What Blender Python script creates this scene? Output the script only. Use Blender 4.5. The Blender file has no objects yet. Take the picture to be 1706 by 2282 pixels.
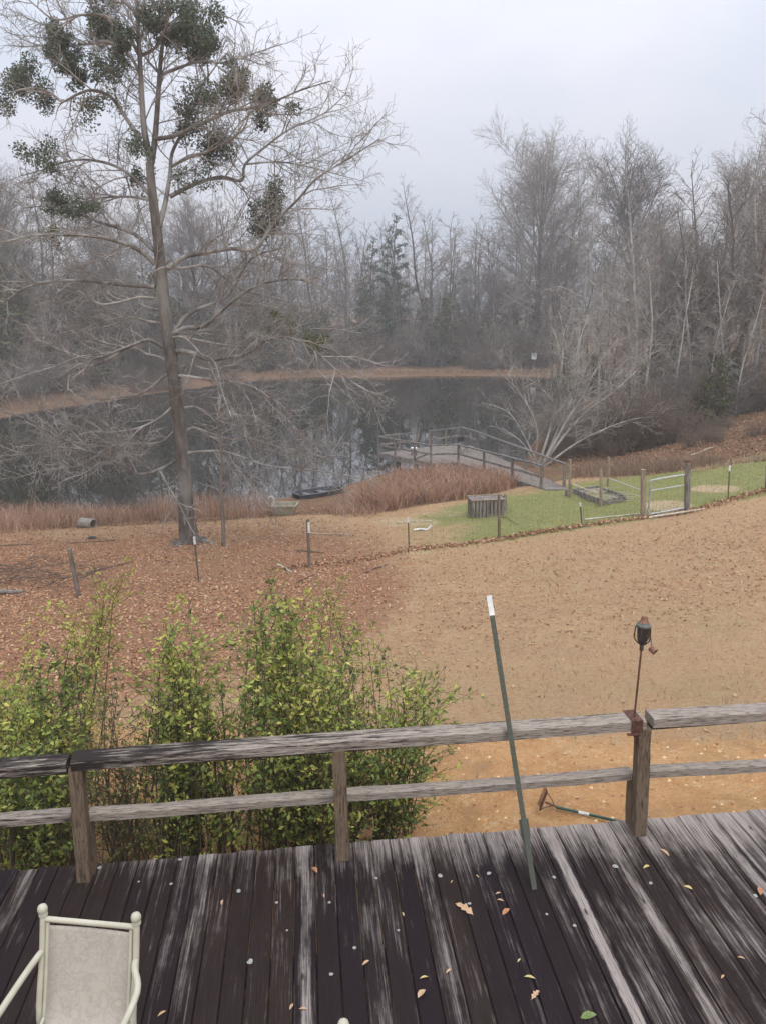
import bpy, bmesh, math, random
import numpy as np
from math import radians, sin, cos, pi
from mathutils import Vector, Matrix

LOG = []
# ------------------------------------------------------------------ camera
scene = bpy.context.scene
COL = scene.collection
PITCH, ROLL, ZC, FPX = 14.5, 0.9, 3.9, 1714.0
PW, PH = 1706.0, 2282.0
cam_d = bpy.data.cameras.new('camera'); cam = bpy.data.objects.new('camera', cam_d)
COL.objects.link(cam); scene.camera = cam
cam_d.sensor_fit = 'VERTICAL'; cam_d.sensor_height = 24.0
cam_d.lens = 24.0 * FPX / PH
cam_d.clip_start = 0.05; cam_d.clip_end = 6000
RM = Matrix.Rotation(radians(90 - PITCH), 3, 'X') @ Matrix.Rotation(radians(-ROLL), 3, 'Z')
cam.matrix_world = Matrix.Translation((0, 0, ZC)) @ RM.to_4x4()

# ------------------------------------------------------------------ sky, sun, exposure
SUN_EL, SUN_AZ = 58.0, 150.0
world = bpy.data.worlds.new('World'); scene.world = world; world.use_nodes = True
wn = world.node_tree.nodes; wl = world.node_tree.links; wn.clear()
def wnode(t, **k):
    n = wn.new(t)
    for a, b in k.items(): setattr(n, a, b)
    return n
sky = wnode('ShaderNodeTexSky', sky_type='NISHITA', sun_disc=False)
sky.sun_elevation = radians(SUN_EL); sky.sun_rotation = radians(SUN_AZ)
sky.air_density = 1.5; sky.dust_density = 4.0
tc = wnode('ShaderNodeTexCoord')
mp = wnode('ShaderNodeMapping'); mp.inputs['Scale'].default_value = (1.0, 1.0, 2.6)
wl.new(tc.outputs['Generated'], mp.inputs['Vector'])
nz = wnode('ShaderNodeTexNoise'); nz.inputs['Scale'].default_value = 2.3; nz.inputs['Detail'].default_value = 4; nz.inputs['Roughness'].default_value = 0.45
wl.new(mp.outputs[0], nz.inputs['Vector'])
cr = wnode('ShaderNodeValToRGB')
cr.color_ramp.elements[0].position = 0.38; cr.color_ramp.elements[0].color = (5.0, 5.55, 6.6, 1)
cr.color_ramp.elements[1].position = 0.66; cr.color_ramp.elements[1].color = (6.55, 6.6, 7.25, 1)
wl.new(nz.outputs['Fac'], cr.inputs['Fac'])
sx = wnode('ShaderNodeSeparateXYZ'); wl.new(tc.outputs['Generated'], sx.inputs[0])
mx = wnode('ShaderNodeMath', operation='MAXIMUM'); wl.new(sx.outputs['Z'], mx.inputs[0]); mx.inputs[1].default_value = 0
ma = wnode('ShaderNodeMath', operation='MULTIPLY_ADD'); wl.new(mx.outputs[0], ma.inputs[0])   # overcast sky brightens to the zenith
ma.inputs[1].default_value = 1.68; ma.inputs[2].default_value = 0.82
vm = wnode('ShaderNodeVectorMath', operation='SCALE'); wl.new(cr.outputs['Color'], vm.inputs[0]); wl.new(ma.outputs[0], vm.inputs['Scale'])
mixs = wnode('ShaderNodeMix', data_type='RGBA'); mixs.inputs[0].default_value = 0.93
wl.new(sky.outputs[0], mixs.inputs[6]); wl.new(vm.outputs[0], mixs.inputs[7])
bg = wnode('ShaderNodeBackground'); bg.inputs['Strength'].default_value = 0.108
wl.new(mixs.outputs[2], bg.inputs['Color'])
wo = wnode('ShaderNodeOutputWorld'); wl.new(bg.outputs[0], wo.inputs['Surface'])

sun_d = bpy.data.lights.new('sun', 'SUN'); sun_d.energy = 1.5; sun_d.angle = radians(35); sun_d.color = (1.0, 0.95, 0.88)
sun = bpy.data.objects.new('sun', sun_d); COL.objects.link(sun)
sun.rotation_euler = (radians(90 - SUN_EL), 0, radians(180 - SUN_AZ))
scene.view_settings.view_transform = 'Standard'; scene.view_settings.look = 'None'
scene.view_settings.exposure = 0.1; scene.view_settings.gamma = 1.0
scene.view_settings.use_curve_mapping = False
scene.render.engine = 'CYCLES'
cy = scene.cycles
cy.use_denoising = True
try: cy.denoiser = 'OPENIMAGEDENOISE'
except Exception: pass
cy.max_bounces = 7; cy.diffuse_bounces = 3; cy.glossy_bounces = 3; cy.transparent_max_bounces = 8; cy.volume_bounces = 3
cy.use_adaptive_sampling = True; cy.adaptive_threshold = 0.012

# ------------------------------------------------------------------ pixel helpers (pixels of the 1654 px wide view)
S = 1706.0 / 1654.0
RN = np.array(RM); CN = np.array([0, 0, ZC])
def rays(P):
    P = np.asarray(P, float) * S
    L = np.stack([(P[..., 0] - PW / 2) / FPX, -(P[..., 1] - PH / 2) / FPX, -np.ones(P.shape[:-1])], -1)
    return L @ RN.T
def atz(x, y, z):
    d = rays([x, y]); return CN + d * (z - ZC) / d[2]
def aty(x, y, Y):
    d = rays([x, y]); return CN + d * Y / d[1]
def proj(P):
    q = (np.asarray(P, float) - CN) @ RN
    return np.stack([(PW / 2 + FPX * q[..., 0] / -q[..., 2]) / S, (PH / 2 - FPX * q[..., 1] / -q[..., 2]) / S], -1)

# ------------------------------------------------------------------ terrain heights
WATER = -3.6
ctl = [(-12, -4, -1.0), (0, -4, -.9), (12, -4, -.7), (-10, 6, -1.15), (0, 6, -.95), (10, 6, -.75), (20, 8, -.4), (-20, 8, -1.2)]
def cpx(x, y, z):
    p = atz(x, y, z); ctl.append((p[0], p[1], z))
for a in [(668,1225,-2.25),(168,1290,-2.05),(430,1257,-2.2),(410,1168,-2.6),(882,1185,-2.2),(1078,1163,-2.05),(1257,1135,-1.9),
          (1388,1115,-1.8),(1483,1103,-1.72),(1573,1077,-1.55),(1654,1055,-1.4),(0,1200,-2.6),(0,1290,-2.1),
          (190,1138,-3.05),(620,1110,-3.0),(1045,1108,-2.3),(1300,1090,-2.0),(1165,1052,-2.42),(1230,1048,-2.35),(1400,1040,-2.0),(1560,1015,-1.5),
          (1654,985,-1.1),(1654,905,-.7),(1500,940,-2.0),(1400,985,-2.35),(1300,985,-2.9),(1000,1078,-2.75),(850,1085,-2.85),
          (0,1118,-3.5),(200,1108,-3.5),(450,1104,-3.5),(560,1100,-3.5),(640,1080,-3.5),(740,1066,-3.5),(810,1042,-3.5),(900,1020,-3.5),(1050,1010,-3.45),(1180,1000,-3.45),
          (1185,940,-3.5),(1210,880,-3.5),(1238,816,-3.5),
          (1100,809,-3.5),(900,811,-3.5),(700,812,-3.5),(540,818,-3.5),(330,845,-3.5),(150,872,-3.5),(0,895,-3.5),(-200,930,-3.5),
          (-200,905,-2.9),(0,868,-2.85),(150,847,-2.85),(330,824,-2.9),(540,803,-2.95),(800,798,-3.0),(1230,797,-3.0),
          (100,1000,-4.8),(400,1000,-4.8),(700,950,-4.8),(900,900,-4.8),(1050,880,-4.6),(500,900,-4.8),(150,950,-4.6),(-150,1000,-4.6),(800,850,-4.5),(1120,840,-4.3),
          (1250,930,-2.9),(1300,900,-2.5),(1400,860,-2.2)]: cpx(*a)
ctl += [(-60, 90, -2.6), (-30, 112, -2.6), (0, 125, -2.4), (30, 118, -2.2), (45, 80, -1.2), (40, 50, -.6), (-60, 150, -2), (0, 170, -1.5), (60, 150, -1), (-60, 40, -4.2), (-45, 22, -2.6), (30, 24, -.6)]
ctl = np.array(ctl)
def _U(r2): return np.where(r2 > 1e-9, 0.5 * r2 * np.log(np.maximum(r2, 1e-9)), 0)
_n = len(ctl)
_D = ((ctl[:, None, :2] - ctl[None, :, :2]) ** 2).sum(-1)
_K = _U(_D) + np.eye(_n) * 2.0
_P = np.c_[np.ones(_n), ctl[:, :2]]
_A = np.block([[_K, _P], [_P.T, np.zeros((3, 3))]])
_w = np.linalg.solve(_A, np.r_[ctl[:, 2], 0, 0, 0])
def tps(x, y):
    x = np.clip(x, -70, 60); y = np.clip(y, -6, 170)
    r2 = (x[:, None] - ctl[None, :, 0]) ** 2 + (y[:, None] - ctl[None, :, 1]) ** 2
    return _U(r2) @ _w[:_n] + _w[_n] + _w[_n + 1] * x + _w[_n + 2] * y
def vnoise(x, y, seed=0):
    def h(i, j):
        v = np.sin(i * 127.1 + j * 311.7 + seed * 74.7) * 43758.5453
        return v - np.floor(v)
    i, j = np.floor(x), np.floor(y); fx, fy = x - i, y - j
    fx = fx * fx * (3 - 2 * fx); fy = fy * fy * (3 - 2 * fy)
    return (h(i, j) * (1 - fx) + h(i + 1, j) * fx) * (1 - fy) + (h(i, j + 1) * (1 - fx) + h(i + 1, j + 1) * fx) * fy
def axis(parts):
    out = []
    for a, b, s in parts: out += list(np.arange(a, b, s))
    return np.array(out + [parts[-1][1]])
GX = axis([(-1500, -200, 260), (-200, -60, 14), (-60, -20, 1.2), (-20, -8, .3), (-8, 12, .16), (12, 24, .35), (24, 60, 1.2), (60, 200, 14), (200, 1500, 260)])
GY = axis([(-300, -20, 40), (-20, 4, 1.5), (4, 16, .14), (16, 32, .18), (32, 48, .4), (48, 100, .8), (100, 180, 3), (180, 500, 40), (500, 2500, 400)])
gx, gy = np.meshgrid(GX, GY)
gz = tps(gx.ravel(), gy.ravel()).reshape(gx.shape)
gz = gz + np.where((gy < 60) & (gy > 3), (vnoise(gx * 1.1, gy * 1.1) - .5) * .07 + (vnoise(gx * 3.7, gy * 3.7, 3) - .5) * .03, (vnoise(gx * .2, gy * .2) - .5) * .3)
gz = np.where(gy > 200, np.maximum(gz, -2.0), gz)
def H(x, y):
    x = np.atleast_1d(np.asarray(x, float)); y = np.atleast_1d(np.asarray(y, float))
    i = np.clip(np.searchsorted(GX, x) - 1, 0, len(GX) - 2); j = np.clip(np.searchsorted(GY, y) - 1, 0, len(GY) - 2)
    fx = np.clip((x - GX[i]) / (GX[i + 1] - GX[i]), 0, 1); fy = np.clip((y - GY[j]) / (GY[j + 1] - GY[j]), 0, 1)
    return (gz[j, i] * (1 - fx) + gz[j, i + 1] * fx) * (1 - fy) + (gz[j + 1, i] * (1 - fx) + gz[j + 1, i + 1] * fx) * fy
def h1(x, y): return float(H(x, y)[0])
def hits(P):
    d = rays(P); d = d / np.linalg.norm(d, axis=-1, keepdims=True)
    t = np.full(len(d), 4.0); done = np.zeros(len(d), bool)
    for k in range(900):
        p = CN + d * t[:, None]
        dz = p[:, 2] - np.maximum(H(p[:, 0], p[:, 1]), WATER)
        done |= dz < 0.004
        t = np.where(done, t, t + np.clip(dz * .8, .01, 3.0))
        if done.all(): break
    return CN + d * t[:, None]
def gp(x, y): return hits(np.array([[x, y]]))[0]

# ------------------------------------------------------------------ material helpers
class NT:
    def __init__(s, name):
        s.m = bpy.data.materials.new(name); s.m.use_nodes = True
        s.n = s.m.node_tree.nodes; s.l = s.m.node_tree.links
        s.b = s.n['Principled BSDF']
    def new(s, t, ins=None, **k):
        n = s.n.new(t)
        for a, b in k.items(): setattr(n, a, b)
        for a, b in (ins or {}).items():
            if isinstance(b, bpy.types.NodeSocket): s.l.new(b, n.inputs[a])
            else: n.inputs[a].default_value = b
        return n
    def coord(s, kind='Object', scale=(1, 1, 1)):
        t = s.new('ShaderNodeTexCoord'); m = s.new('ShaderNodeMapping', {'Scale': scale})
        s.l.new(t.outputs[kind], m.inputs['Vector']); return m.outputs[0]
    def geo(s, scale=(1, 1, 1)):
        t = s.new('ShaderNodeNewGeometry'); m = s.new('ShaderNodeMapping', {'Scale': scale})
        s.l.new(t.outputs['Position'], m.inputs['Vector']); return m.outputs[0]
    def noise(s, v, sc, det=4, rough=.55, dist=0):
        return s.new('ShaderNodeTexNoise', {'Vector': v, 'Scale': sc, 'Detail': det, 'Roughness': rough, 'Distortion': dist}).outputs['Fac']
    def ramp(s, f, stops):
        n = s.new('ShaderNodeValToRGB', {'Fac': f}); e = n.color_ramp.elements
        while len(e) < len(stops): e.new(0.5)
        for q, (p, c) in zip(e, stops):
            q.position = p; q.color = (*c, 1) if not isinstance(c, (int, float)) else (c, c, c, 1)
        return n.outputs['Color']
    def mix(s, f, a, b, blend='MIX'):
        n = s.new('ShaderNodeMix', data_type='RGBA', blend_type=blend)
        for i, v in ((0, f), (6, a), (7, b)):
            if isinstance(v, bpy.types.NodeSocket): s.l.new(v, n.inputs[i])
            else: n.inputs[i].default_value = v if i == 0 else (*v, 1)
        return n.outputs[2]
    def math(s, op, a, b=0.0, c=0.0, clamp=False):
        n = s.new('ShaderNodeMath', operation=op, use_clamp=clamp)
        for i, v in enumerate((a, b, c)):
            if isinstance(v, bpy.types.NodeSocket): s.l.new(v, n.inputs[i])
            else: n.inputs[i].default_value = v
        return n.outputs[0]
    def bump(s, h, strength=.4, dist=.02):
        n = s.new('ShaderNodeBump', {'Height': h, 'Strength': strength, 'Distance': dist}); s.l.new(n.outputs[0], s.b.inputs['Normal'])
    def fin(s, col=None, rough=.8, spec=.3, metal=0):
        if col is not None:
            if isinstance(col, bpy.types.NodeSocket): s.l.new(col, s.b.inputs['Base Color'])
            else: s.b.inputs['Base Color'].default_value = (*col, 1)
        if isinstance(rough, bpy.types.NodeSocket): s.l.new(rough, s.b.inputs['Roughness'])
        else: s.b.inputs['Roughness'].default_value = rough
        s.b.inputs['Specular IOR Level'].default_value = spec; s.b.inputs['Metallic'].default_value = metal
        return s.m
def simple(name, c1, c2, sc=8, rough=.7, stretch=(1, 1, 1), bump=.2, spec=.3, metal=0, lo=.35, hi=.65, bd=.01):
    t = NT(name); v = t.coord('Object', stretch); n = t.noise(v, sc, 5)
    if bump: t.bump(n, bump, bd)
    return t.fin(t.ramp(n, [(lo, c1), (hi, c2)]), rough, spec, metal)
def vcol(name, rough=.6, spec=.25, trans=0.0, sc=0):
    t = NT(name); a = t.new('ShaderNodeAttribute', attribute_name='Col').outputs['Color']
    t.fin(a, rough, spec)
    if trans:
        tr = t.new('ShaderNodeBsdfTranslucent'); t.l.new(a, tr.inputs['Color'])
        mxs = t.new('ShaderNodeMixShader', {0: trans}); t.l.new(t.b.outputs[0], mxs.inputs[1]); t.l.new(tr.outputs[0], mxs.inputs[2])
        t.l.new(mxs.outputs[0], t.n['Material Output'].inputs['Surface'])
    return t.m

# ------------------------------------------------------------------ object helpers
def link(name, me, mat=None, parent=None):
    o = bpy.data.objects.new(name, me); COL.objects.link(o)
    if mat is not None and me is not None and len(me.materials) == 0: me.materials.append(mat)
    if parent is not None: o.parent = parent
    return o
def tag(o, label=None, cat=None, group=None, kind=None):
    if label: o['label'] = label
    if cat: o['category'] = cat
    if group: o['group'] = group
    if kind: o['kind'] = kind
    return o
def thing(name, loc, label, cat, group=None, rz=0):
    o = bpy.data.objects.new(name, None); COL.objects.link(o); o.location = loc; o.rotation_euler = (0, 0, rz)
    o.empty_display_size = .2
    return tag(o, label, cat, group)
def meshfrom(name, V, Fc, mat=None, parent=None, smooth=False, cols=None):
    me = bpy.data.meshes.new(name)
    V = np.asarray(V, np.float32)
    if isinstance(Fc, np.ndarray):
        k = Fc.shape[1]
        me.vertices.add(len(V)); me.vertices.foreach_set('co', V.ravel())
        me.loops.add(Fc.size); me.loops.foreach_set('vertex_index', Fc.astype(np.int32).ravel())
        me.polygons.add(len(Fc)); me.polygons.foreach_set('loop_start', np.arange(0, Fc.size, k, dtype=np.int32))
        me.polygons.foreach_set('loop_total', np.full(len(Fc), k, np.int32))
        me.update(calc_edges=True)
    else:
        me.from_pydata([tuple(map(float, v)) for v in V], [], Fc)
    if smooth: me.polygons.foreach_set('use_smooth', np.ones(len(me.polygons), bool))
    if cols is not None:
        a = me.color_attributes.new('Col', 'FLOAT_COLOR', 'POINT')
        a.data.foreach_set('color', np.c_[cols, np.ones(len(cols))].astype(np.float32).ravel())
    me.validate()
    return link(name, me, mat, parent)
class MB:
    """collects boxes, bars and tubes in one mesh"""
    def __init__(s): s.v = []; s.f = []
    def add(s, V, Fc):
        b = len(s.v); s.v += [tuple(map(float, p)) for p in V]; s.f += [tuple(i + b for i in f) for f in Fc]
    def box(s, c, d, M=None, taper=1.0):
        c = np.array(c, float); d = np.array(d, float) / 2
        V = [c + d * np.array([x * (taper if z > 0 else 1), y * (taper if z > 0 else 1), z]) for z in (-1, 1) for x, y in ((-1, -1), (1, -1), (1, 1), (-1, 1))]
        if M is not None: V = [np.array(M @ Vector(p)) for p in V]
        s.add(V, [(3, 2, 1, 0), (4, 5, 6, 7), (0, 1, 5, 4), (1, 2, 6, 5), (2, 3, 7, 6), (3, 0, 4, 7)]); return s
    def beam(s, a, b, w, h, up=(0, 0, 1), segs=1, wob=0, rng=None):
        a = np.array(a, float); b = np.array(b, float); t = (b - a); L = np.linalg.norm(t); t /= L
        u = np.cross(t, up)
        if np.linalg.norm(u) < 1e-4: u = np.cross(t, (0, 1, 0))
        u /= np.linalg.norm(u); n = np.cross(u, t)
        V = []; Fc = []
        for k in range(segs + 1):
            p = a + (b - a) * k / segs
            ww, hh = w, h
            if wob and rng: p = p + u * rng.uniform(-wob, wob) + n * rng.uniform(-wob, wob); ww *= 1 + rng.uniform(-.06, .06); hh *= 1 + rng.uniform(-.06, .06)
            V += [p - u * ww / 2 - n * hh / 2, p + u * ww / 2 - n * hh / 2, p + u * ww / 2 + n * hh / 2, p - u * ww / 2 + n * hh / 2]
        for k in range(segs):
            for i in range(4): Fc.append((4 * k + i, 4 * k + (i + 1) % 4, 4 * k + 4 + (i + 1) % 4, 4 * k + 4 + i))
        Fc += [(3, 2, 1, 0), tuple(4 * segs + i for i in range(4))]
        s.add(V, Fc); return s
    def tube(s, pts, r, n=8, caps=True):
        pts = [np.array(p, float) for p in pts]; r = r if isinstance(r, (list, tuple, np.ndarray)) else [r] * len(pts)
        V = []; Fc = []; u = None
        for k, p in enumerate(pts):
            t = pts[min(k + 1, len(pts) - 1)] - pts[max(k - 1, 0)]; t = t / max(np.linalg.norm(t), 1e-9)
            if u is None:
                u = np.cross(t, (0, 0, 1) if abs(t[2]) < .9 else (0, 1, 0))
            u = u - t * (u @ t); u /= np.linalg.norm(u); w = np.cross(t, u)
            V += [p + r[k] * (u * cos(2 * pi * i / n) + w * sin(2 * pi * i / n)) for i in range(n)]
        for k in range(len(pts) - 1):
            for i in range(n): Fc.append((k * n + i, k * n + (i + 1) % n, (k + 1) * n + (i + 1) % n, (k + 1) * n + i))
        if caps: Fc += [tuple(reversed(range(n))), tuple((len(pts) - 1) * n + i for i in range(n))]
        s.add(V, Fc); return s
    def lathe(s, prof, n=16, c=(0, 0, 0), M=None):
        V = []; Fc = []
        for r, z in prof: V += [np.array([c[0] + r * cos(2 * pi * i / n), c[1] + r * sin(2 * pi * i / n), c[2] + z]) for i in range(n)]
        if M is not None: V = [np.array(M @ Vector(p)) for p in V]
        for k in range(len(prof) - 1):
            for i in range(n): Fc.append((k * n + i, k * n + (i + 1) % n, (k + 1) * n + (i + 1) % n, (k + 1) * n + i))
        Fc += [tuple(reversed(range(n))), tuple((len(prof) - 1) * n + i for i in range(n))]
        s.add(V, Fc); return s
    def build(s, name, mat, parent=None, smooth=False, bevel=0):
        me = bpy.data.meshes.new(name); me.from_pydata(s.v, [], s.f); me.update()
        if bevel:
            bm = bmesh.new(); bm.from_mesh(me); bmesh.ops.bevel(bm, geom=bm.edges[:], offset=bevel, segments=1, affect='EDGES'); bm.to_mesh(me); bm.free()
        if smooth:
            me.polygons.foreach_set('use_smooth', np.ones(len(me.polygons), bool))
            me.set_sharp_from_angle(angle=radians(40))
        return link(name, me, mat, parent)
def smoothpath(pts, k=4):
    pts = [np.array(p, float) for p in pts]; out = []
    for i in range(len(pts) - 1):
        p0, p1, p2, p3 = pts[max(i - 1, 0)], pts[i], pts[i + 1], pts[min(i + 2, len(pts) - 1)]
        for j in range(k):
            t = j / k
            out.append(.5 * (2 * p1 + (p2 - p0) * t + (2 * p0 - 5 * p1 + 4 * p2 - p3) * t * t + (3 * p1 - p0 - 3 * p2 + p3) * t ** 3))
    return out + [pts[-1]]
def copy_tree(o, parent=None):
    c = o.copy(); COL.objects.link(c); c.parent = parent
    for ch in o.children: copy_tree(ch, c)
    return c

# branches: lists of (points, radii) turned into tubes in one batch
def tubes_np(lines, nside, lim=None):
    groups = {}
    for P, r in lines:
        n = nside(r[0]); groups.setdefault((len(P), n), []).append((P, r))
    VV = []; FF = []; base = 0
    for (K, n), L in groups.items():
        P = np.array([q[0] for q in L], float); R = np.array([q[1] for q in L], float); N = len(L)
        T = np.gradient(P, axis=1); T /= np.maximum(np.linalg.norm(T, axis=2, keepdims=True), 1e-9)
        ch = P[:, -1] - P[:, 0]; ax = np.zeros((N, 3)); ax[np.arange(N), np.abs(ch).argmin(1)] = 1
        U = np.cross(T, ax[:, None, :]); U /= np.maximum(np.linalg.norm(U, axis=2, keepdims=True), 1e-9); W = np.cross(T, U)
        a = 2 * pi * np.arange(n) / n
        V = P[:, :, None, :] + R[:, :, None, None] * (U[:, :, None, :] * np.cos(a)[None, None, :, None] + W[:, :, None, :] * np.sin(a)[None, None, :, None])
        idx = base + np.arange(N * K * n).reshape(N, K, n)
        A = idx[:, :-1]; B = idx[:, 1:]
        FF.append(np.stack([A, np.roll(A, -1, 2), np.roll(B, -1, 2), B], -1).reshape(-1, 4)); VV.append(V.reshape(-1, 3)); base += N * K * n
    return np.concatenate(VV), np.concatenate(FF)
def rperp(rng, d):
    v = np.array([rng.gauss(0, 1), rng.gauss(0, 1), rng.gauss(0, 1)]); v -= d * (v @ d); return v / max(np.linalg.norm(v), 1e-6)
def wander(rng, p, d, L, n, curl, trop):
    pts = [np.array(p, float)]; d = np.array(d, float)
    for k in range(n):
        d = d + rperp(rng, d) * curl * rng.random() + np.array([0, 0, trop]); d /= np.linalg.norm(d)
        pts.append(pts[-1] + d * L / n)
    return np.array(pts)
def branch_out(rng, out, line, level, maxlev, cfg):
    P, R = line
    seg = np.linalg.norm(np.diff(P, axis=0), axis=1); cum = np.r_[0, np.cumsum(seg)]; L = cum[-1]
    c = cfg[level]
    n = max(1, int(L * c['den'] + rng.random()))
    for k in range(n):
        f = c['f0'] + (1 - c['f0']) * (k + rng.random()) / n
        s = f * L; i = min(np.searchsorted(cum, s, 'right') - 1, len(seg) - 1); u = (s - cum[i]) / max(seg[i], 1e-6)
        p = P[i] * (1 - u) + P[i + 1] * u; r = R[i] * (1 - u) + R[i + 1] * u
        d = P[i + 1] - P[i]; d /= max(np.linalg.norm(d), 1e-6)
        ang = radians(rng.uniform(*c['ang'])); w = rperp(rng, d)
        if c.get('up'): w = w + np.array([0, 0, c['up']]); w -= d * (w @ d); w /= max(np.linalg.norm(w), 1e-6)
        dd = d * cos(ang) + w * sin(ang)
        ln = rng.uniform(*c['len']) * (L * (1 - .6 * f) if c.get('rel') else 1)
        q = wander(rng, p, dd, ln, c['n'], c['curl'], c['trop'])
        r0 = min(r * .75, c['r']); ra = np.linspace(r0, max(c['rt'], r0 * .25), len(q))
        out.append((q, ra))
        if level + 1 < maxlev: branch_out(rng, out, (q, ra), level + 1, maxlev, cfg)
def leaf_mesh(C, size, rng, cols, aspect=.55, name='leaves', mat=None, parent=None, flat=None, jitter=.25):
    """diamond leaves at centres C, folded slightly on the midrib"""
    N = len(C)
    d = rng.normal(size=(N, 3)); 
    if flat is not None: d[:, 2] *= flat
    d /= np.linalg.norm(d, axis=1, keepdims=True)
    w = rng.normal(size=(N, 3))
    if flat is not None: w[:, 2] *= flat
    w -= d * (w * d).sum(1, keepdims=True); w /= np.linalg.norm(w, axis=1, keepdims=True)
    n = np.cross(d, w)
    s = (size * rng.uniform(1 - jitter, 1 + jitter, N))[:, None]
    V = np.stack([C - d * s * .5, C + w * s * aspect * .5 - d * s * .05 + n * s * .10, C + d * s * .5, C - w * s * aspect * .5 - d * s * .05 + n * s * .10], 1).reshape(-1, 3)
    b = np.arange(N) * 4
    Fc = np.concatenate([np.stack([b, b + 1, b + 2], 1), np.stack([b, b + 2, b + 3], 1)])
    return meshfrom(name, V, Fc, mat, parent, False, np.repeat(cols, 4, 0))
def inpoly(P, poly):
    x, y = P[:, 0], P[:, 1]; r = np.zeros(len(P), bool); n = len(poly)
    for i in range(n):
        (x1, y1), (x2, y2) = poly[i], poly[(i + 1) % n]
        if y1 == y2: continue
        r ^= ((y1 > y) != (y2 > y)) & (x < (x2 - x1) * (y - y1) / (y2 - y1) + x1)
    return r
def softpoly(P, poly, w):
    """0..1 mask: inside a polygon of pixels with a soft rim of w pixels"""
    acc = np.zeros(len(P)); rg = np.random.default_rng(5)
    for k in range(40):
        acc += inpoly(P + rg.normal(0, w, 2), poly)
    return acc / 40

# ================================================================== THE SETTING
GP = np.stack([gx.ravel(), gy.ravel(), gz.ravel()], 1)
valid = GP[:, 1] > 4.3
pp = np.full((len(GP), 2), -9999.0); pp[valid] = proj(GP[valid])
near = (GP[:, 1] < 48) & valid
def pmask(poly, w):
    m = np.zeros(len(GP)); m[near] = softpoly(pp[near], poly, w); return m
green = pmask([(850,1120),(960,1085),(1090,1058),(1180,1050),(1230,1040),(1330,1030),(1500,1012),(1640,990),(1760,975),(1760,1050),(1560,1082),(1480,1103),(1390,1118),(1250,1140),(1080,1165),(890,1195),(850,1165)], 9)
lf = np.clip((pp[:, 0] - 850) / 260, 0, 1)
green *= (.40 + .60 * lf) * (.48 + .75 * vnoise(GP[:, 0] * .6, GP[:, 1] * .6, 11))
leafm = pmask([(-300,1130),(350,1130),(640,1120),(860,1165),(900,1235),(840,1310),(640,1440),(300,1480),(-300,1500)], 60)
leafm = np.maximum(leafm, .30 * pmask([(640,1240),(1150,1170),(1700,1090),(1800,1250),(1500,1330),(900,1440),(640,1500)], 30))
soil = pmask([(-400,1520),(300,1560),(800,1580),(1000,1560),(1300,1580),(1700,1590),(2200,1560),(2200,2300),(-400,2300)], 45)
soil = np.maximum(soil, (GP[:, 1] < 7).astype(float) * (~(valid & (pp[:, 1] < 1560))))
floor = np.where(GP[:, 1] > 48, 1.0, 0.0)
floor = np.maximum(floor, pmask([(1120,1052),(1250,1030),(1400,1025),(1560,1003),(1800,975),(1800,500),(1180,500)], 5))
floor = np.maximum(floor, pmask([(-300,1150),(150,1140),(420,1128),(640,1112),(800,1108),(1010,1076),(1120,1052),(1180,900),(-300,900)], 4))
straw = np.zeros(len(GP))
for (cx_, cy_, rx_, ry_, a_) in [(1545,1056,58,9,1), (1440,1093,60,13,.9), (880,1128,90,12,.6), (700,1140,120,12,.4), (200,1155,160,14,.45), (905,1193,40,6,.8), (960,1110,70,10,.45), (1280,1072,26,8,.5), (1180,1135,60,9,.35)]:
    q = ((pp[:, 0] - cx_) / rx_) ** 2 + ((pp[:, 1] - cy_) / ry_) ** 2
    straw = np.maximum(straw, a_ * np.clip(1.4 - q, 0, 1) * near)
ny, nx = gx.shape
ii = np.arange(ny * nx).reshape(ny, nx)
quads = np.stack([ii[:-1, :-1], ii[:-1, 1:], ii[1:, 1:], ii[1:, :-1]], -1).reshape(-1, 4)
ground = meshfrom('ground', GP, quads, None, None, True)
tag(ground, kind='structure')
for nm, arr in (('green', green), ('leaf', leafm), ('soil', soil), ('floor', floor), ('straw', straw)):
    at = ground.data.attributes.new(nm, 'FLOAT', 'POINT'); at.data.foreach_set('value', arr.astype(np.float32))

t = NT('ground_mat'); v = t.geo()
n_big = t.noise(v, .55, 4); n_mid = t.noise(v, 3.2, 5, .62); n_fine = t.noise(v, 17, 6, .7); n_sp = t.noise(v, 45, 4, .7)
def amask(nm, lo=.35, hi=.65, k=.75):
    a = t.new('ShaderNodeAttribute', attribute_name=nm).outputs['Fac']
    d = t.math('SUBTRACT', t.math('ADD', t.math('MULTIPLY', n_mid, .6), t.math('MULTIPLY', n_fine, .4)), .5)
    s_ = t.math('MULTIPLY_ADD', d, k * 1.6, a)
    return t.new('ShaderNodeMapRange', {0: s_, 1: lo, 2: hi}, interpolation_type='SMOOTHSTEP').outputs[0]
dry = t.mix(n_big, (.44, .275, .15), (.52, .35, .20))
dry = t.mix(t.ramp(n_mid, [(.4, 0), (.62, 1)]), dry, (.45, .26, .135))
dry = t.mix(t.ramp(t.noise(v, .9, 5, .6, .8), [(.42, 0), (.62, .8)]), dry, (.41, .255, .14)); dry = t.mix(t.ramp(n_fine, [(.35, 0), (.75, 1)]), dry, (.53, .385, .235))
dry = t.mix(t.ramp(n_sp, [(.30, 1), (.43, 0)]), dry, (.20, .105, .055))
gr_ = t.mix(n_mid, (.19, .205, .07), (.32, .325, .12)); gr_ = t.mix(t.ramp(n_fine, [(.5, 0), (.68, 1)]), gr_, (.36, .32, .14)); gr_ = t.mix(t.ramp(n_sp, [(.3, 1), (.45, 0)]), gr_, (.10, .115, .03))
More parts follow.
